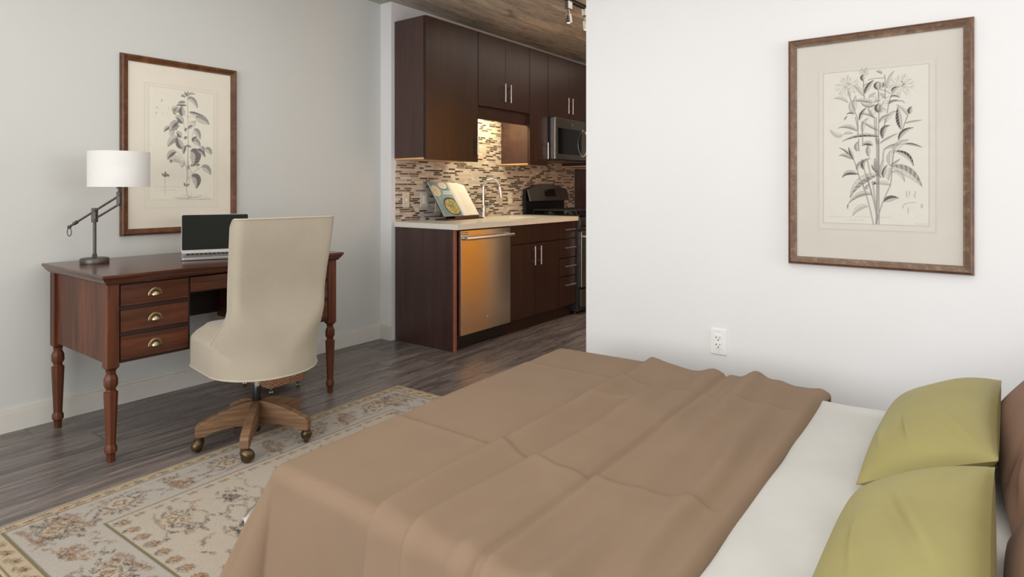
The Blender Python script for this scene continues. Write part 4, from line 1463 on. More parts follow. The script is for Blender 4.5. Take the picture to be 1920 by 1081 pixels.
def shell(u, z, off=0.0):
    """u -1..1 round the U-shaped plan of the back at height z; +x is the sitter's front"""
    k = sst(0.42, 0.66, z)
    w = 0.231 - 0.025 * k + 0.012 * sst(0.66, 1.03, z) - off
    Lf = 0.255 * (1 - k) + 0.062 * k
    xb = -0.287 + 0.030 * sst(0.36, 0.75, z) - 0.072 * sst(0.62, 1.10, z) + off
    rc = min(0.224 * (1 - k) + 0.030 * k, Lf - 0.002 + 0.0) - off * 0.8
    rc = max(rc, 0.012)
    Ls = max(Lf - off - rc, 0.001)
    arc = PI / 2 * rc
    flat = w - rc
    tot = Ls + arc + flat
    s = (1 - abs(u)) * tot          # from the front edge to the middle of the back
    if s < Ls:
        x, y = xb + rc + Ls - s, w
    elif s < Ls + arc:
        a = (s - Ls) / rc
        x, y = xb + rc - rc * math.sin(a), w - rc + rc * math.cos(a)
    else:
        x, y = xb, flat - (s - Ls - arc)
    bow = 0.016 * k * (1 - (y / w) ** 2)
    x += -bow * 0.2 + 0.010 * (1 - k) * 0
    return (x, math.copysign(y, u) if u != 0 else 0.0, z)


def ztop(u):
    return 1.030 - 0.034 * max(0, (abs(u) - 0.86) / 0.14) ** 2


NU, NZ = 61, 34


def outer(i, j):
    u = -1 + 2 * i
    z = ZB0 + 0.02 * 0 + (ztop(u) - ZB0) * j
    return shell(u, z)


def TH(z):
    return 0.052


mb = MB()
vo = [[outer(i / (NU - 1), j / (NZ - 1)) for i in range(NU)] for j in range(NZ)]
vi = []
for j in range(NZ):
    rowl = []
    for i in range(NU):
        u = -1 + 2 * i / (NU - 1)
        z = ZB0 + (ztop(u) - ZB0) * j / (NZ - 1)
        p = shell(u, z, TH(z))
        rowl.append((p[0], p[1], z))
    vi.append(rowl)
for j in range(NZ):
    mb.v += vo[j]
no = len(mb.v)
for j in range(NZ):
    mb.v += vi[j]
for j in range(NZ - 1):
    for i in range(NU - 1):
        a = j * NU + i
        mb.f.append((a, a + 1, a + NU + 1, a + NU))
        mb.f.append((no + a, no + a + NU, no + a + NU + 1, no + a + 1))
for i in range(NU - 1):
    mb.f.append((i, no + i, no + i + 1, i + 1))
    a = (NZ - 1) * NU + i
    mb.f.append((a, a + 1, no + a + 1, no + a))
for j in range(NZ - 1):
    for i in (0, NU - 1):
        a = j * NU + i
        mb.f.append((a, a + NU, no + a + NU, no + a))
back = mb.build('backrest', 'chair', t, 0.013, ang=50, seg=3)
pp = [shell(-1, ZB0 + 0.13 + (ztop(-1) - ZB0 - 0.13) * j / 22) for j in range(22)]
pp += [shell(-1 + 2 * i / 60, ztop(-1 + 2 * i / 60)) for i in range(61)]
pp += [shell(1, ztop(1) - (ztop(1) - ZB0 - 0.13) * j / 22) for j in range(1, 23)]
pp2 = [Vector(p) for p in pp]
mb = MB().tube(pp2, 0.0036, 8)
mb.build('piping', 'chair_pipe', back, smooth=True)
mb = MB().tube([shell(-1 + 2 * i / 60, ZB0 + 0.003) for i in range(61)], 0.0036, 8)
mb.build('piping', 'chair_pipe', back, smooth=True)
# seat
mb = MB()
lv = [(0.3525, 0.006), (0.357, 0.001), (0.362, 0.0), (0.474, 0.0), (0.484, 0.003), (0.492, 0.011), (0.503, 0.032), (0.515, 0.062), (0.525, 0.088), (0.531, 0.099)]


def seat_xf(x, y, z):
    ay = abs(y)
    zz = z + (0.006 * (1 - (y / 0.23) ** 2) if z > 0.50 else 0)
    if x > 0.072:
        if ay > 0.042:
            k = 0.120 / 0.19
            return (0.142 + (x - 0.072) * k, math.copysign(0.112 + (ay - 0.042) * k, y), zz)
        return (0.142 + (x - 0.072) * 0.120 / 0.19, y * 0.112 / 0.042, zz)
    return (x, y, zz)


mb.rrect(-0.262, 0.262, -0.232, 0.232, 0.19, lv, 10)
mb.xf(seat_xf)
seat = mb.build('seat', 'chair', t, smooth=True, ang=60)
mb = MB()
base = MB().rrect(-0.262, 0.262, -0.232, 0.232, 0.19, [(0.357, -0.001), (0.36, -0.001)], 10)
base.xf(seat_xf)
mb.tube(base.v[:44], 0.0036, 8, closed=True)
mb.build('piping', 'chair_pipe', seat, smooth=True)
MB().lathe([(0.10, 0.343), (0.10, 0.3515)], (0, 0, 0), 24).build('seat_plate', 'black', t)
MB().lathe([(0.022, 0.298), (0.030, 0.318), (0.040, 0.3425)], (0, 0, 0), 20).build('tilt_collar', 'black', t, smooth=True)
mb = MB().lathe([(0.0135, 0.20), (0.0135, 0.30)], (0, 0, 0), 18)
gl = mb.build('gas_lift', 'chrome', t, smooth=True)
MB().lathe([(0.012, 0.045), (0.016, 0.050), (0.016, 0.06), (0.012, 0.075), (0.013, 0.15), (0.019, 0.20), (0.0195, 0.245), (0.017, 0.252)], (0, 0, 0), 20).build('sleeve', 'black', gl, smooth=True)
prof = [(0.012, 0.186), (0.05, 0.186), (0.09, 0.178), (0.14, 0.162), (0.19, 0.141), (0.225, 0.125), (0.243, 0.116), (0.250, 0.108), (0.253, 0.097), (0.253, 0.064), (0.218, 0.063), (0.19, 0.072), (0.15, 0.081), (0.10, 0.085), (0.05, 0.080), (0.012, 0.072)]
for k in range(5):
    a = math.radians(246 + 72 * k) - ca
    c, s = math.cos(a), math.sin(a)
    mb = MB().prism(prof, -0.019, 0.019, lambda p, q: (p[0], q, p[1]))
    lg = mb.xf(lambda x, y, z: (x, y * (1 - 0.25 * (0.1 - min(x, 0.1)) / 0.1), z)).xf(lambda x, y, z: (c * x - s * y, s * x + c * y, z)).build('leg', 'oak', t, 0.004)
    sw = a + 0.9 + 0.5 * k
    px_, py_ = 0.236 * c, 0.236 * s
    def spun(x, y, z):
        return (x * math.cos(sw) - y * math.sin(sw), x * math.sin(sw) + y * math.cos(sw), z)
    hx, hy = px_ + 0.010 * math.cos(sw), py_ + 0.010 * math.sin(sw)
    mb = MB()
    mb.lathe([(0.0185, 0.066), (0.0185, 0.059), (0.011, 0.055), (0.013, 0.040)], (px_, py_, 0), 14)
    mb.ell((hx, hy, 0.0365), (0.031, 0.025, 0.0255), 18, 12, lambda x, y, z: spun(x, y, z - 0.25 * x))
    mb.lathe([(0.016, -0.010), (0.0250, -0.008), (0.0262, 0.0), (0.0250, 0.008), (0.016, 0.010)], (hx, hy, 0.0263), 22, lambda x, y, z: spun(x, z, y))
    mb.build('caster', 'caster', lg, smooth=True)

# ================================================================== BASKET
t = thing('storage_basket', 'woven brown basket on small casters under the desk', 'basket', (-3.29, 2.035, 0))
bx0, bx1, by0, by1 = -3.455, -3.122, 1.918, 2.150
mb = MB()
n0 = 0
lv = [(0.043, 0.006), (0.045, 0.0), (0.16, -0.004), (0.29, -0.006), (0.296, 0.0), (0.290, 0.012), (0.16, 0.012), (0.055, 0.014)]
mb.rrect(bx0, bx1, by0, by1, 0.02, lv, 4)
mb.build('body', 'basket', t, smooth=True, ang=50)
for cx in (bx0 + 0.03, bx1 - 0.028):
    for cy in (by0 + 0.03, by1 - 0.03):
        mb = MB()
        mb.lathe([(0.008, 0.032), (0.008, 0.0425)], (cx, cy, 0), 10)
        mb.lathe([(0.008, -0.011), (0.0155, -0.010), (0.0155, -0.003), (0.010, -0.002), (0.010, 0.002), (0.0155, 0.003), (0.0155, 0.010), (0.008, 0.011)], (cx, cy, 0.0160), 14, lambda x, y, z: (x * 0.8 + z * 0.6, -x * 0.6 + z * 0.8, y))
        mb.build('caster', 'satin', t, smooth=True)

# ================================================================== RUG
RA = math.radians(1.6)
RO = (-2.655, 0.545)
RLY, RLX, FX_ = 1945.0, 2800.0, 1353.0
cv = Canvas(0, FX_, 0, RLY, 3.0, (176, 166, 152))
BR, GO, OL, RU, DK, TA = (72, 50, 30), (136, 96, 50), (76, 64, 38), (104, 64, 40), (50, 41, 30), (164, 132, 84)
fr = random.Random(21)


def tilted(x, y, c, s, u, v):
    return (x + c * u - s * v, y + s * u + c * v)


def palmette(x, y, S, rot, al=0.9):
    c, s = math.cos(rot), math.sin(rot)
    P = lambda u, v: tilted(x, y, c, s, u * S, v * S)
    cv.ellipse(x, y, 0.30 * S, 0.24 * S, rot, (186, 168, 140), 0.8)
    cv.stroke([P(-0.24, -0.16), P(-0.24, 0.1), P(0, 0.2), P(0.24, 0.1), P(0.24, -0.16)], 0.055 * S, OL, al)
    cv.stroke([P(-0.13, -0.05), P(0, 0.1), P(0.13, -0.05), P(0, -0.14), P(-0.13, -0.05)], 0.05 * S, RU, al)
    for k in range(9):
        a = PI * (k + 0.5) / 9
        q = P(0.38 * math.cos(a), 0.32 * math.sin(a) + 0.02)
        cv.ellipse(q[0], q[1], 0.085 * S, 0.035 * S, rot + a + fr.uniform(-0.3, 0.3), fr.choice([BR, RU, GO, GO]), al)
    for sg in (-1, 1):
        for k in range(4):
            q = P(sg * (0.34 + 0.11 * k), -0.12 + 0.13 * k * fr.uniform(0.5, 1.2))
            cv.ellipse(q[0], q[1], 0.08 * S, 0.03 * S, rot + sg * 0.7 + fr.uniform(-0.4, 0.4), fr.choice([BR, OL, RU, DK]), al)
        cv.stroke([P(sg * 0.1, -0.22), P(sg * 0.35, -0.3), P(sg * 0.6, -0.2)], 0.035 * S, OL, al * 0.8)
    for k in range(5):
        q = P(-0.24 + 0.12 * k, -0.30)
        cv.ellipse(q[0], q[1], 0.05 * S, 0.028 * S, rot + fr.uniform(-0.6, 0.6), fr.choice([BR, GO]), al)


def rosette(x, y, S, rot):
    c, s = math.cos(rot), math.sin(rot)
    for k in range(80):
        a = fr.uniform(-1.3, 1.3)
        r = S * (0.1 + 0.42 * fr.random())
        q = tilted(x, y, c, s, r * math.sin(a), r * math.cos(a) - 0.25 * S)
        cv.ellipse(q[0], q[1], 0.06 * S, 0.028 * S, rot + PI / 2 - a, fr.choice([GO, GO, TA, RU, BR]), 0.85)


def vine(x0, y0, x1, y1, amp, n, w=5, col=OL, leaves=True):
    L = math.hypot(x1 - x0, y1 - y0)
    ux, uy = (x1 - x0) / L, (y1 - y0) / L
    pts = []
    for i in range(n * 8 + 1):
        t = i / (n * 8)
        a = amp * math.sin(2 * PI * n * t)
        pts.append((x0 + ux * L * t - uy * a, y0 + uy * L * t + ux * a))
    cv.stroke(pts, w, col, 0.75)
    if leaves:
        for i in range(2, len(pts), 3):
            p = pts[i]
            sg = 1 if i % 2 else -1
            cv.ellipse(p[0] - uy * sg * 14 + fr.uniform(-4, 4), p[1] + ux * sg * 14 + fr.uniform(-4, 4), 13, 5, math.atan2(uy, ux) + sg * 0.8 + fr.uniform(-0.4, 0.4), fr.choice([OL, GO, BR, TA]), 0.8)


B0, B1, B2 = 12, 58, 270          # long side: outer line, band line, inner line
E1, E2 = 76, 300                  # ends
# grounds
cv.rect(-10, FX_ + 10, -10, RLY + 10, (178, 160, 132))
cv.rect(B1, FX_ + 10, E1, RLY - E1, (170, 162, 152))
cv.rect(B2, FX_ + 10, E2, RLY - E2, (178, 166, 150))
ground = cv.im.copy()
# narrow outer band: leaf pair + small brown flower
for k in range(20):
    yy = 60 + k * 100
    xx = (B0 + B1) / 2 + 2
    cv.ellipse(xx, yy, 24, 10, PI / 2 + 0.25, (158, 120, 72), 0.9)
    cv.ellipse(xx, yy, 15, 6, PI / 2 + 0.25, BR, 0.85)
    for d in (34, 50):
        cv.ellipse(xx - 7, yy + d, 13, 4.5, PI / 2 - 0.5, OL, 0.85)
        cv.ellipse(xx + 8, yy + d + 6, 13, 4.5, PI / 2 + 0.5, OL, 0.85)
    cv.stroke([(xx + 3, yy - 34), (xx - 3, yy + 64)], 3.5, OL, 0.5)
for k in range(19):
    xx = 60 + k * 74
    for yy in (42, RLY - 42):
        cv.ellipse(xx, yy + 6, 22, 14, 0.4, GO, 0.75)
        cv.ellipse(xx + 6, yy + 4, 14, 6, 0.8, BR, 0.8)
        cv.ellipse(xx - 26, yy - 12, 13, 6, -0.5, DK, 0.8)
        cv.stroke([(xx - 30, yy - 4), (xx - 6, yy + 14), (xx + 18, yy - 10)], 4, OL, 0.7)
# wide border, long side
mid = (B1 + B2) / 2
y = 190
k = 0
while y < RLY - 120:
    if k % 2 == 0:
        rosette(mid + 6, y, 175, -0.5 + 0.3 * (k % 3))
        vine(mid + 58, y - 90, mid + 40, y + 96, 22, 1, 4)
    else:
        palmette(mid, y, 185, -PI / 2 + PI * ((k // 2) % 2) + 0.3)
    vine(mid - 66, y - 84, mid - 50, y + 90, 16, 1, 4)
    y += 205
    k += 1
# wide border, both ends
for ye, sg in (((E1 + E2) / 2, 1), (RLY - (E1 + E2) / 2, -1)):
    x = 175
    k = 0
    while x < FX_ + 60:
        if k % 2 == 0:
            for q in range(14):
                cv.ellipse(x + fr.uniform(-80, 80), ye + fr.uniform(-58, 58), 17, 8, fr.uniform(-0.6, 0.6), fr.choice([RU, BR, BR, OL, RU]), 0.85)
            palmette(x, ye, 170, 0 if sg > 0 else PI)
            for d in (-70, 70):
                cv.stroke([(x - 86, ye + d - 10), (x - 40, ye + d + 8), (x + 10, ye + d - 2), (x + 80, ye + d + 16)], 15, RU, 0.6)
                cv.stroke([(x - 86, ye + d - 18), (x - 30, ye + d - 4), (x + 80, ye + d + 4)], 8, GO, 0.7)
        else:
            rosette(x, ye - 20, 150, 0.3)
            vine(x - 90, ye + 60, x + 90, ye + 52, 20, 2, 4)
        x += 205
        k += 1
# corner sprays
for yy, sg in ((190, 1), (RLY - 190, -1)):
    vine(90, yy - 70 * sg, 250, yy + 40 * sg, 26, 2, 4)
    vine(80, yy - 20 * sg, 240, yy + 80 * sg, 22, 2, 4, GO)
# inner guard with small flowers
for k in range(26):
    yy = E2 + 44 + k * 62
    if yy < RLY - E2 - 20:
        cv.ellipse(B2 + 30, yy, 13, 7, 1.2, GO, 0.8)
        cv.ellipse(B2 + 34, yy - 18, 9, 5, 0.5, OL, 0.8)
        cv.stroke([(B2 + 22, yy - 26), (B2 + 40, yy), (B2 + 24, yy + 26)], 3, BR, 0.6)
for k in range(16):
    xx = B2 + 46 + k * 72
    for yy in (E2 + 34, RLY - E2 - 34):
        cv.ellipse(xx, yy + 8, 25, 14, 0.5, BR, 0.7)
        cv.ellipse(xx, yy + 8, 20, 9, 0.5, (164, 124, 78), 0.9)
        cv.ellipse(xx + 12, yy + 2, 12, 6, 1.0, RU, 0.75)
        cv.ellipse(xx - 8, yy - 16, 12, 6, -0.4, DK, 0.85)
        cv.stroke([(xx - 22, yy - 6), (xx, yy + 20), (xx + 24, yy - 4), (xx + 6, yy - 18)], 3.5, BR, 0.7)
# field: lattice of dark vines, cartouches and flowers
for gx in range(5):
    for gy in range(6):
        x = B2 + 165 + gx * 240
        y = E2 + 150 + gy * 215 + (108 if gx % 2 else 0)
        if y > RLY - E2 - 80:
            continue
        kind = (gx + gy) % 3
        if kind == 0:
            palmette(x, y, 150, fr.uniform(-0.4, 0.4))
        elif kind == 1:
            for q in range(12):
                cv.ellipse(x + fr.uniform(-38, 38), y + fr.uniform(-30, 30), 15, 7, fr.uniform(-0.8, 0.8), fr.choice([DK, DK, BR, OL]), 0.9)
            for q in range(18):
                a = fr.uniform(0, 2 * PI)
                cv.ellipse(x + 62 * math.cos(a), y + 48 * math.sin(a), 9, 4, fr.uniform(-0.8, 0.8), fr.choice([BR, GO, OL]), 0.7)
        else:
            for q in range(10):
                cv.ellipse(x + fr.uniform(-54, 54), y + fr.uniform(-20, 20) - q, 18, 8, 0.5 + fr.uniform(-0.4, 0.4), fr.choice([DK, RU, GO, BR]), 0.85)
        pts = [(x + 88 + 22 * math.sin(i * 1.3), y - 100 + i * 14) for i in range(15)]
        cv.stroke(pts, 6, DK, 0.8)
        for p in pts[::2]:
            cv.ellipse(p[0] + 12, p[1], 10, 5, fr.uniform(-1, 1), DK, 0.8)
        cv.stroke([(x - 100 + i * 16, y + 84 + 12 * math.sin(i * 0.9)) for i in range(13)], 5, OL, 0.75)
# small scattered sprigs between the large motifs
for k in range(150):
    x, y = fr.uniform(B2 + 90, FX_), fr.uniform(E2 + 90, RLY - E2 - 90)
    c = fr.choice([OL, BR, DK, GO, RU])
    a = fr.uniform(0, PI)
    for q in range(3):
        cv.ellipse(x + 13 * (q - 1) * math.cos(a) + fr.uniform(-4, 4), y + 13 * (q - 1) * math.sin(a) + fr.uniform(-4, 4), 11, 4.5, a + fr.uniform(-0.9, 0.9), c, 0.75)
for k in range(60):
    x, y = fr.choice([(fr.uniform(B1 + 15, B2 - 15), fr.uniform(E1 + 20, RLY - E1 - 20)), (fr.uniform(B1 + 20, FX_), fr.choice([fr.uniform(E1 + 20, E2 - 20), RLY - fr.uniform(E1 + 20, E2 - 20)]))])
    a = fr.uniform(0, PI)
    cv.stroke([(x - 20 * math.cos(a), y - 20 * math.sin(a)), (x + 5, y + 6), (x + 20 * math.cos(a), y + 20 * math.sin(a))], 4, fr.choice([OL, GO]), 0.6)
    cv.ellipse(x, y, 12, 5, a + 0.6, fr.choice([BR, GO, RU]), 0.75)
# ragged, hand-knotted look: shuffle by a knot and drop some knots
H_, W_ = cv.im.shape[:2]
JJ, II = np.meshgrid(np.arange(H_), np.arange(W_), indexing='ij')
JJ2 = np.clip(JJ + rng.integers(-1, 2, JJ.shape), 0, H_ - 1)
II2 = np.clip(II + rng.integers(-2, 3, II.shape), 0, W_ - 1)
im = cv.im[JJ2, II2]
drop = rng.random(JJ.shape) < 0.17
im[drop] = ground[drop]
cv.im = im
# guard lines stay crisp
for x, w in ((B0, 5), (B1, 6), (B2, 6)):
    cv.stroke([(x, 8 if x == B0 else (E1 if x == B1 else E2)), (x, RLY - (8 if x == B0 else (E1 if x == B1 else E2)))], w, (104, 82, 48), 0.9)
for y, x0, w in ((E1, B1, 11), (E2, B2, 10), (RLY - E1, B1, 8), (RLY - E2, B2, 8), (10, B0, 6), (RLY - 10, B0, 5)):
    cv.stroke([(x0, y), (FX_ + 5, y)], w, (104, 94, 58), 0.95)
cv.im *= (0.93 + 0.14 * rng.random((H_, W_, 1))).astype(np.float32)
xs = np.concatenate([cv.xs, np.linspace(FX_ + 60, RLX, 24)])
ext = np.repeat(cv.im[:, -1:, :], 24, 1)
colr = np.concatenate([cv.im, ext], 1)
cR, sR = math.cos(RA), math.sin(RA)


def rug_fn(X, Y):
    x, y = X / 1000, Y / 1000
    edge = np.minimum.reduce([X, RLX - X, Y, RLY - Y])
    # rounded, slightly worn corners
    z = np.where(edge < 0.5, 0.0004, 0.0026) + rng.random(X.shape) * 0.0006
    return np.stack([RO[0] + cR * x - sR * y, RO[1] + sR * x + cR * y, z], 1)


o = grid_mesh('area_rug', xs, cv.ys, colr, rug_fn, 'rug', None, org=(RO[0], RO[1], 0.0))
tag(o, 'beige traditional floral area rug with narrow banded borders on the plank floor', 'rug')

# ================================================================== BED
XH, XFT = 0.50, -1.478
YN, YF = 0.962, 2.425
ZM = 0.405
t = thing('bed', 'low double bed with white fitted sheet beside the white wall', 'bed', (-0.5, 1.69, 0))
mb = MB().rrect(XFT + 0.02, XH, YN + 0.015, YF - 0.02, 0.06, [(0.145, 0.012), (0.16, 0.0), (0.37, 0.0), (0.39, 0.006), (0.401, 0.020), (0.404, 0.04)], 8)
mb.build('mattress', 'sheet', t, smooth=True, ang=60)


def sheet_fn(X, Y):
    e = np.minimum(Y - YN, YF - Y)
    w = 0.0025 * np.sin(X * 21 + 3 * np.sin(Y * 5)) * np.sin(Y * 9 + X * 4)
    far = 0.010 * np.exp(-((Y - YF + 0.05) / 0.03) ** 2) * (0.5 + 0.5 * np.sin(X * 19))
    z = ZM + 0.004 + w + far
    r = 0.045
    z = z - np.where(e < r, r - np.sqrt(np.clip(r * r - (r - np.maximum(e, 0)) ** 2, 0, None)), 0)
    z = z - np.where(e < 0, -e, 0) * 6
    Yc = np.clip(Y, YN - 0.0, YF + 0.0)
    return np.stack([X, Yc, np.maximum(z, 0.17)], 1)


grid_mesh('fitted_sheet', np.arange(-0.62, XH - 0.001, 0.012), np.concatenate([np.arange(YN - 0.035, YN, 0.007), np.arange(YN, YF, 0.007), np.arange(YF, YF + 0.036, 0.007)]), None, sheet_fn, 'sheet', t)
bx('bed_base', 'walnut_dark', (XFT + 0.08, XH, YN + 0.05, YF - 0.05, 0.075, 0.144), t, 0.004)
for lx in (XFT + 0.12, XH - 0.08):
    for ly in (YN + 0.10, YF - 0.10):
        MB().lathe([(0.020, 0.006), (0.028, 0.0748)], (lx, ly, 0), 14).build('leg', 'walnut_dark', t, smooth=True)
mb = MB().rrect(XH + 0.002, XH + 0.06, YN - 0.02, YF + 0.03, 0.012, [(0.006, 0.003), (0.02, 0.0), (0.98, 0.0), (0.995, 0.01)], 4)
mb.build('headboard', 'brownp', t, smooth=True)

# blanket laid over the bed: flat top, pressed fold lines, gathers near the head, hanging edges
ZBK = 0.418
xs = np.concatenate([np.arange(XFT - 0.33, -0.42, 0.0065), [-0.42]])
ys = np.arange(YN - 0.37, YF + 0.20, 0.0065)


def gs(d, s):
    return np.exp(-(d / s) ** 2)


def ss(a, b, x):
    q = np.clip((x - a) / (b - a), 0, 1)
    return q * q * (3 - 2 * q)


def blanket_fn(A_, B_):
    p = np.maximum(0, XFT - A_)
    q = np.maximum(0, YN - B_)
    q2 = np.maximum(0, B_ - YF)
    r0 = np.hypot(p, np.maximum(q, q2))
    phi = np.arctan2(np.maximum(q, q2), np.maximum(p, 1e-9))
    hang = r0 > 1e-6
    corner = np.sin(2 * phi) * (p > 0) * (np.maximum(q, q2) > 0)
    beta = np.radians(6 + 21 * corner ** 0.8)
    R = 0.042
    arc = R * (PI / 2 - beta)
    inarc = r0 < arc
    th = np.where(inarc, r0 / R, PI / 2 - beta)
    out = R * np.sin(th)
    drop = R * (1 - np.cos(th))
    rest = np.maximum(0, r0 - arc)
    out = out + rest * np.sin(beta)
    drop = drop + rest * np.cos(beta)
    # surface relief: folds that run across the bed (along y)
    a, b = A_, np.clip(B_, YN - 0.4, YF + 0.2)
    j = 0.010 * np.sin(b * 4.1 + 0.6) + 0.006 * np.sin(b * 9.3)
    act = ss(-1.13, -1.05, a)
    h = np.zeros_like(a)
    d = a + 1.075 - 0.6 * j
    h += np.where(d < 0, gs(d, 0.011), gs(d, 0.055)) * 0.026
    d = a + 0.945 - j - 0.02 * (b - 1.7)
    h += np.where(d < 0, gs(d, 0.012), gs(d, 0.055)) * 0.018 * ss(2.30, 2.05, b)
    d = a + 0.786
    h += (-gs(d, 0.009) * 0.010 + gs(d - 0.028, 0.022) * 0.007 + gs(d + 0.05, 0.035) * 0.012)
    d = a + 0.660 + 0.03 * (b - 1.7) + 0.6 * j
    h += gs(d, 0.042) * 0.030 * (0.7 + 0.3 * np.sin(b * 3.3))
    d = a + 0.535 + 0.05 * (b - 1.6) - j
    h += gs(d, 0.038) * 0.027 * (0.75 + 0.25 * np.sin(b * 4.2 + 2))
    h += 0.004 * np.sin(a * 38 + 2.2 * np.sin(b * 3.0)) * act
    h += 0.0025 * np.sin(b * 13 + a * 5) * act
    h += gs(a + 0.445, 0.03) * 0.012
    # a diagonal pull near the far gathers
    d = (b - 1.98) - 1.1 * (a + 0.98)
    h += gs(d, 0.02) * 0.006 * gs(a + 0.99, 0.07)
    # pressed fold lines across, following the waves
    for yl, sx in ((1.385, 1.0), (2.150, -1.0)):
        dy = b - yl - 0.012 * np.sin(a * 9) * act
        h += (-0.0065 * ss(-0.006, 0.006, dy) * np.exp(-np.maximum(dy, 0) / 0.07) + 0.0018 * gs(dy + 0.012, 0.02)) * ss(-0.44, -0.52, a)
    h += 0.004 * gs(a + 1.30, 0.25) * gs(b - 1.7, 0.5)
    # relief is laid along the surface normal, so the folds run on down the near side as pleats
    grow = 1.0 + 1.6 * ss(0.05, 0.33, q)
    fade = np.where(p > 0, ss(0.10, 0.0, p), 1.0)
    hn = h * grow * fade + 0.020 * gs(a + 1.20, 0.10) * ss(0.02, 0.3, q) * (-1)
    z = ZBK + hn * np.cos(th) - drop
    pl = hn * np.sin(th)
    # soft crease on the hanging corner
    cr = 0.012 * gs(phi - math.radians(58), 0.07) * ss(0.05, 0.2, r0) * (p > 0) * (q > 0)
    ox = -(np.where(r0 > 1e-9, p / np.maximum(r0, 1e-9), 0)) * (out + cr)
    ny = np.where(r0 > 1e-9, np.maximum(q, q2) / np.maximum(r0, 1e-9), 0) * (out + cr + pl)
    x = np.where(A_ < XFT, XFT, A_) + ox
    y = np.where(B_ < YN, YN - ny, np.where(B_ > YF, YF + ny, B_))
    # rolled edge at the head end
    e = np.clip((A_ + 0.452) / 0.032, 0, 1)
    z = z - np.where(r0 < 0.02, 0.026, 0.006) * (1 - np.sqrt(np.clip(1 - e * e, 0, 1)))
    # the blanket lies slightly askew
    kf = np.clip((-0.9 - x) / 0.6, 0, 1)
    x = x - 0.045 * ((np.clip(y, YN, YF) - YN) / (YF - YN)) * kf
    y = y + 0.045 * ((x + 1.25) / 0.8) * np.clip((y - 1.6) / 0.8, 0, 1)
    return np.stack([x, y, np.maximum(z, 0.02)], 1)


o = grid_mesh('blanket', xs, ys, None, blanket_fn, 'blanket', None, org=(-0.95, 1.69, ZBK))
sm = o.modifiers.new('Solidify', 'SOLIDIFY')
sm.thickness = 0.006
sm.offset = -1
tag(o, 'tan blanket spread over the bed with pressed fold lines and hanging corner', 'blanket')

# a tail of the white sheet showing past the hanging corner
mb = MB()


def tail(u, v):
    hh = 0.024 * math.sin(PI * min(0.98, 0.12 + 0.8 * v)) ** 0.5
    return (-1.540 - 0.078 * v + 0.006 * math.sin(u * 7), 0.988 - 0.070 * v - 0.01 * abs(u - 0.5), 0.318 - 0.080 * v + (u - 0.5) * 2 * hh)


mb.grid(tail, 12, 10)
tl_ = mb.build('sheet_tail', 'sheet', t, smooth=True)


# ------------------------------------------------------------------ pillows
def pillow(name, label, mat, group, loc, rot, W, D, T, seed, wr=1.0):
    """W along local y, D along local x, T thickness"""
    fr = random.Random(seed)
    n, m = 72, 56
    ph = [fr.uniform(0, 6) for _ in range(8)]
    mb = MB()

    def pt(u, v, s):
        # u,v in -1..1
        pinch = 0.055
        x = D / 2 * u * (1 - pinch * (1 - v * v) * 0.0 - pinch * (1 - abs(v) ** 2.2) * abs(u) ** 6)
        y = W / 2 * v * (1 - pinch * (1 - abs(u) ** 2.2) * abs(v) ** 6)
        e = (1 - abs(u) ** 2.6) * (1 - abs(v) ** 2.6)
        z = T / 2 * max(e, 0) ** 0.52
        # creases that fan in from the corners and seams
        k = 0
        for (cu, cv_, ax, wd, am, ln) in CRE[seed % len(CRE)]:
            du, dv = u - cu, v - cv_
            al = du * math.cos(ax) + dv * math.sin(ax)
            ac = -du * math.sin(ax) + dv * math.cos(ax)
            k += am * math.exp(-(ac / wd) ** 2) * math.exp(-((al - ln * 0.5) / (ln * 0.55)) ** 2)
        z += T * 0.5 * k * wr * min(1, e * 3)
        z += T * 0.012 * math.sin(5 * u + ph[0]) * math.sin(4 * v + ph[1]) * e
        return (x, y, s * z)

    for s in (1, -1):
        mb.grid(lambda a, b, s=s: pt(-1 + 2 * a, -1 + 2 * b, s), n, m)
    o = mb.build(name, mat, None, smooth=True, ang=80, org=(0, 0, 0))
    o.location = loc
    o.rotation_euler = rot
    # hem along the seam
    return tag(o, label, 'pillow', group)


CRE = [
    [(0.75, -0.85, 2.35, 0.055, 0.16, 0.55), (0.72, -0.85, 2.35, 0.05, -0.16, 0.5), (-0.1, -0.7, 1.9, 0.05, 0.10, 0.34), (-0.19, -0.7, 1.9, 0.045, -0.08, 0.32), (-0.55, -0.75, 1.9, 0.06, 0.08, 0.3)],
    [(0.45, -0.25, 2.3, 0.07, -0.10, 0.7), (0.55, -0.2, 2.3, 0.08, 0.10, 0.7), (-0.2, -0.35, 1.9, 0.05, 0.10, 0.4), (0.85, 0.85, -2.4, 0.06, -0.08, 0.5)],
    [(-0.85, -0.85, 0.7, 0.05, -0.22, 0.5), (-0.75, -0.88, 0.9, 0.05, 0.18, 0.5), (-0.9, -0.6, 0.4, 0.05, -0.15, 0.4), (0.5, -0.8, 1.8, 0.06, 0.1, 0.4)],
]
pillow('pillow', 'olive green satin pillow farther along the bed, by the white wall', 'green', 'green pillows', (-0.082, 2.060, 0.500), (0.0, math.radians(-26), math.radians(-2)), 0.72, 0.305, 0.155, 0)
pillow('pillow', 'olive green satin pillow nearest the viewer, overlapping the other green one', 'green', 'green pillows', (-0.098, 1.255, 0.505), (math.radians(2), math.radians(-28), math.radians(-2)), 0.72, 0.285, 0.15, 1)
pillow('pillow', 'brown pillow propped behind the farther green pillow', 'brownp', 'brown pillows', (0.196, 2.040, 0.606), (0.0, math.radians(-50), math.radians(2)), 0.80, 0.46, 0.135, 2)
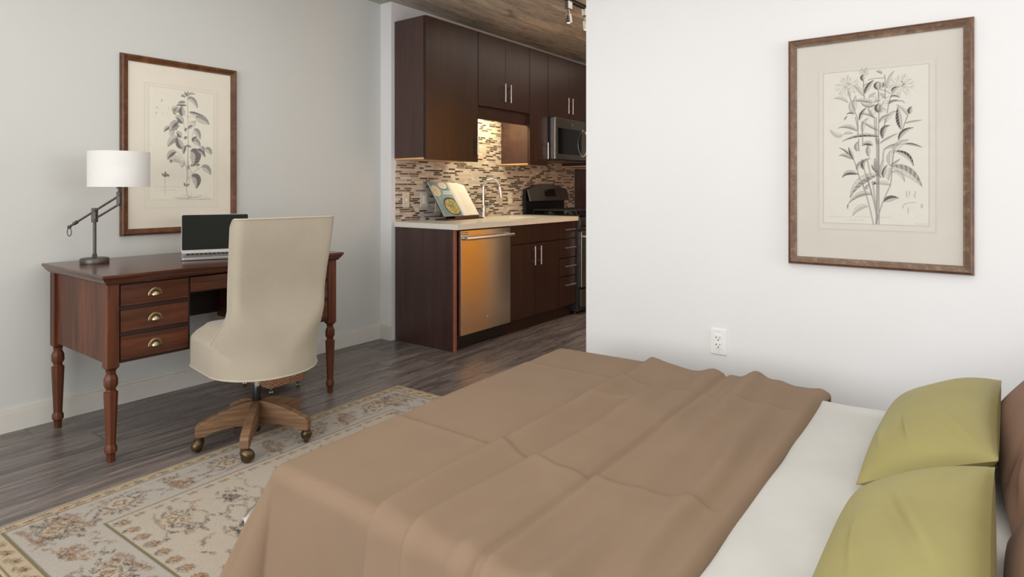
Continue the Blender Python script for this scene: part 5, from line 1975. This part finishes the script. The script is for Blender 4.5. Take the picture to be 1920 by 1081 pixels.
pillow('pillow', 'brown pillow propped behind the nearer green pillow', 'brownp', 'brown pillows', (0.188, 1.225, 0.606), (math.radians(0), math.radians(-50), math.radians(-2)), 0.78, 0.46, 0.135, 5)


# ================================================================== LIGHT
def area(name, loc, rot, sx, sy, power, col):
    ld = bpy.data.lights.new(name, 'AREA')
    ld.shape = 'RECTANGLE'
    ld.size, ld.size_y = sx, sy
    ld.energy = power
    ld.color = col
    o = bpy.data.objects.new(name, ld)
    COL.objects.link(o)
    o.location = loc
    o.rotation_euler = rot
    return o


area('daylight_window', ((WX0 + WX1) / 2, -2.58, (WZ0 + WZ1) / 2), (math.radians(90), 0, 0), WX1 - WX0 - 0.1, WZ1 - WZ0 - 0.1, 120, (1.0, 0.99, 0.98))
area('added_side_fill', (3.25, 1.75, 1.30), (0, math.radians(90), 0), 2.0, 2.1, 75, (0.93, 0.97, 1.0))  # added fill from the east, lifts the low wall behind the bed
area('added_ceiling_fill', (-0.9, 0.5, 2.56), (0, 0, 0), 4.2, 3.2, 55, (1.0, 0.97, 0.92))  # added overhead fill without a fixture, brightens bed top and floor
area('under_cabinet_strip', (-3.36, 4.19, 1.833), (0, 0, 0), 0.10, 0.5, 7.0, (1.0, 0.83, 0.48))
area('added_kitchen_fill', (-2.3, 5.2, 2.56), (0, 0, 0), 0.7, 2.6, 14, (1.0, 0.93, 0.82))  # added fill over the kitchen aisle, no fixture behind it
hl = area('added_door_light', (-2.42, 4.66, 2.50), Vector((0.74, 0.02, -1.42)).to_track_quat('-Z', 'Y').to_euler(), 0.25, 0.25, 12, (1.0, 0.97, 0.92))  # added lamp aimed at the orange door to strengthen its reflection
hl.data.spread = math.radians(64)
for y in (3.94, 4.19):
    sp = bpy.data.lights.new('track_spot', 'SPOT')
    sp.energy = 30
    sp.spot_size = math.radians(95)
    sp.spot_blend = 0.7
    sp.shadow_soft_size = 0.03
    sp.color = (1.0, 0.92, 0.80)
    o = bpy.data.objects.new('track_spot', sp)
    COL.objects.link(o)
    o.location = (XT + 0.02, y - 0.02, 2.37)
    o.rotation_euler = Vector((0.74, 0.62, -1.25)).to_track_quat('-Z', 'Y').to_euler()

w = bpy.data.worlds.new('World')
scene.world = w
w.use_nodes = True
bg = w.node_tree.nodes['Background']
bg.inputs[0].default_value = (0.92, 0.96, 1.0, 1)
bg.inputs[1].default_value = 1.0

# ================================================================== CAMERA
cam = bpy.data.cameras.new('Camera')
co = bpy.data.objects.new('Camera', cam)
COL.objects.link(co)
co.location = (0, 0, 1.155)
co.rotation_euler = (math.radians(90), 0, math.radians(36.911))
cam.sensor_fit = 'HORIZONTAL'
cam.sensor_width = 36
cam.lens = 36 * 1154 / 1920
cam.shift_y = -(540.5 - 353.7) / 1920
cam.clip_start = 0.02
scene.camera = co
scene.view_settings.view_transform = 'Standard'
scene.view_settings.look = 'None'
scene.view_settings.exposure = 0.0
scene.view_settings.gamma = 1.0
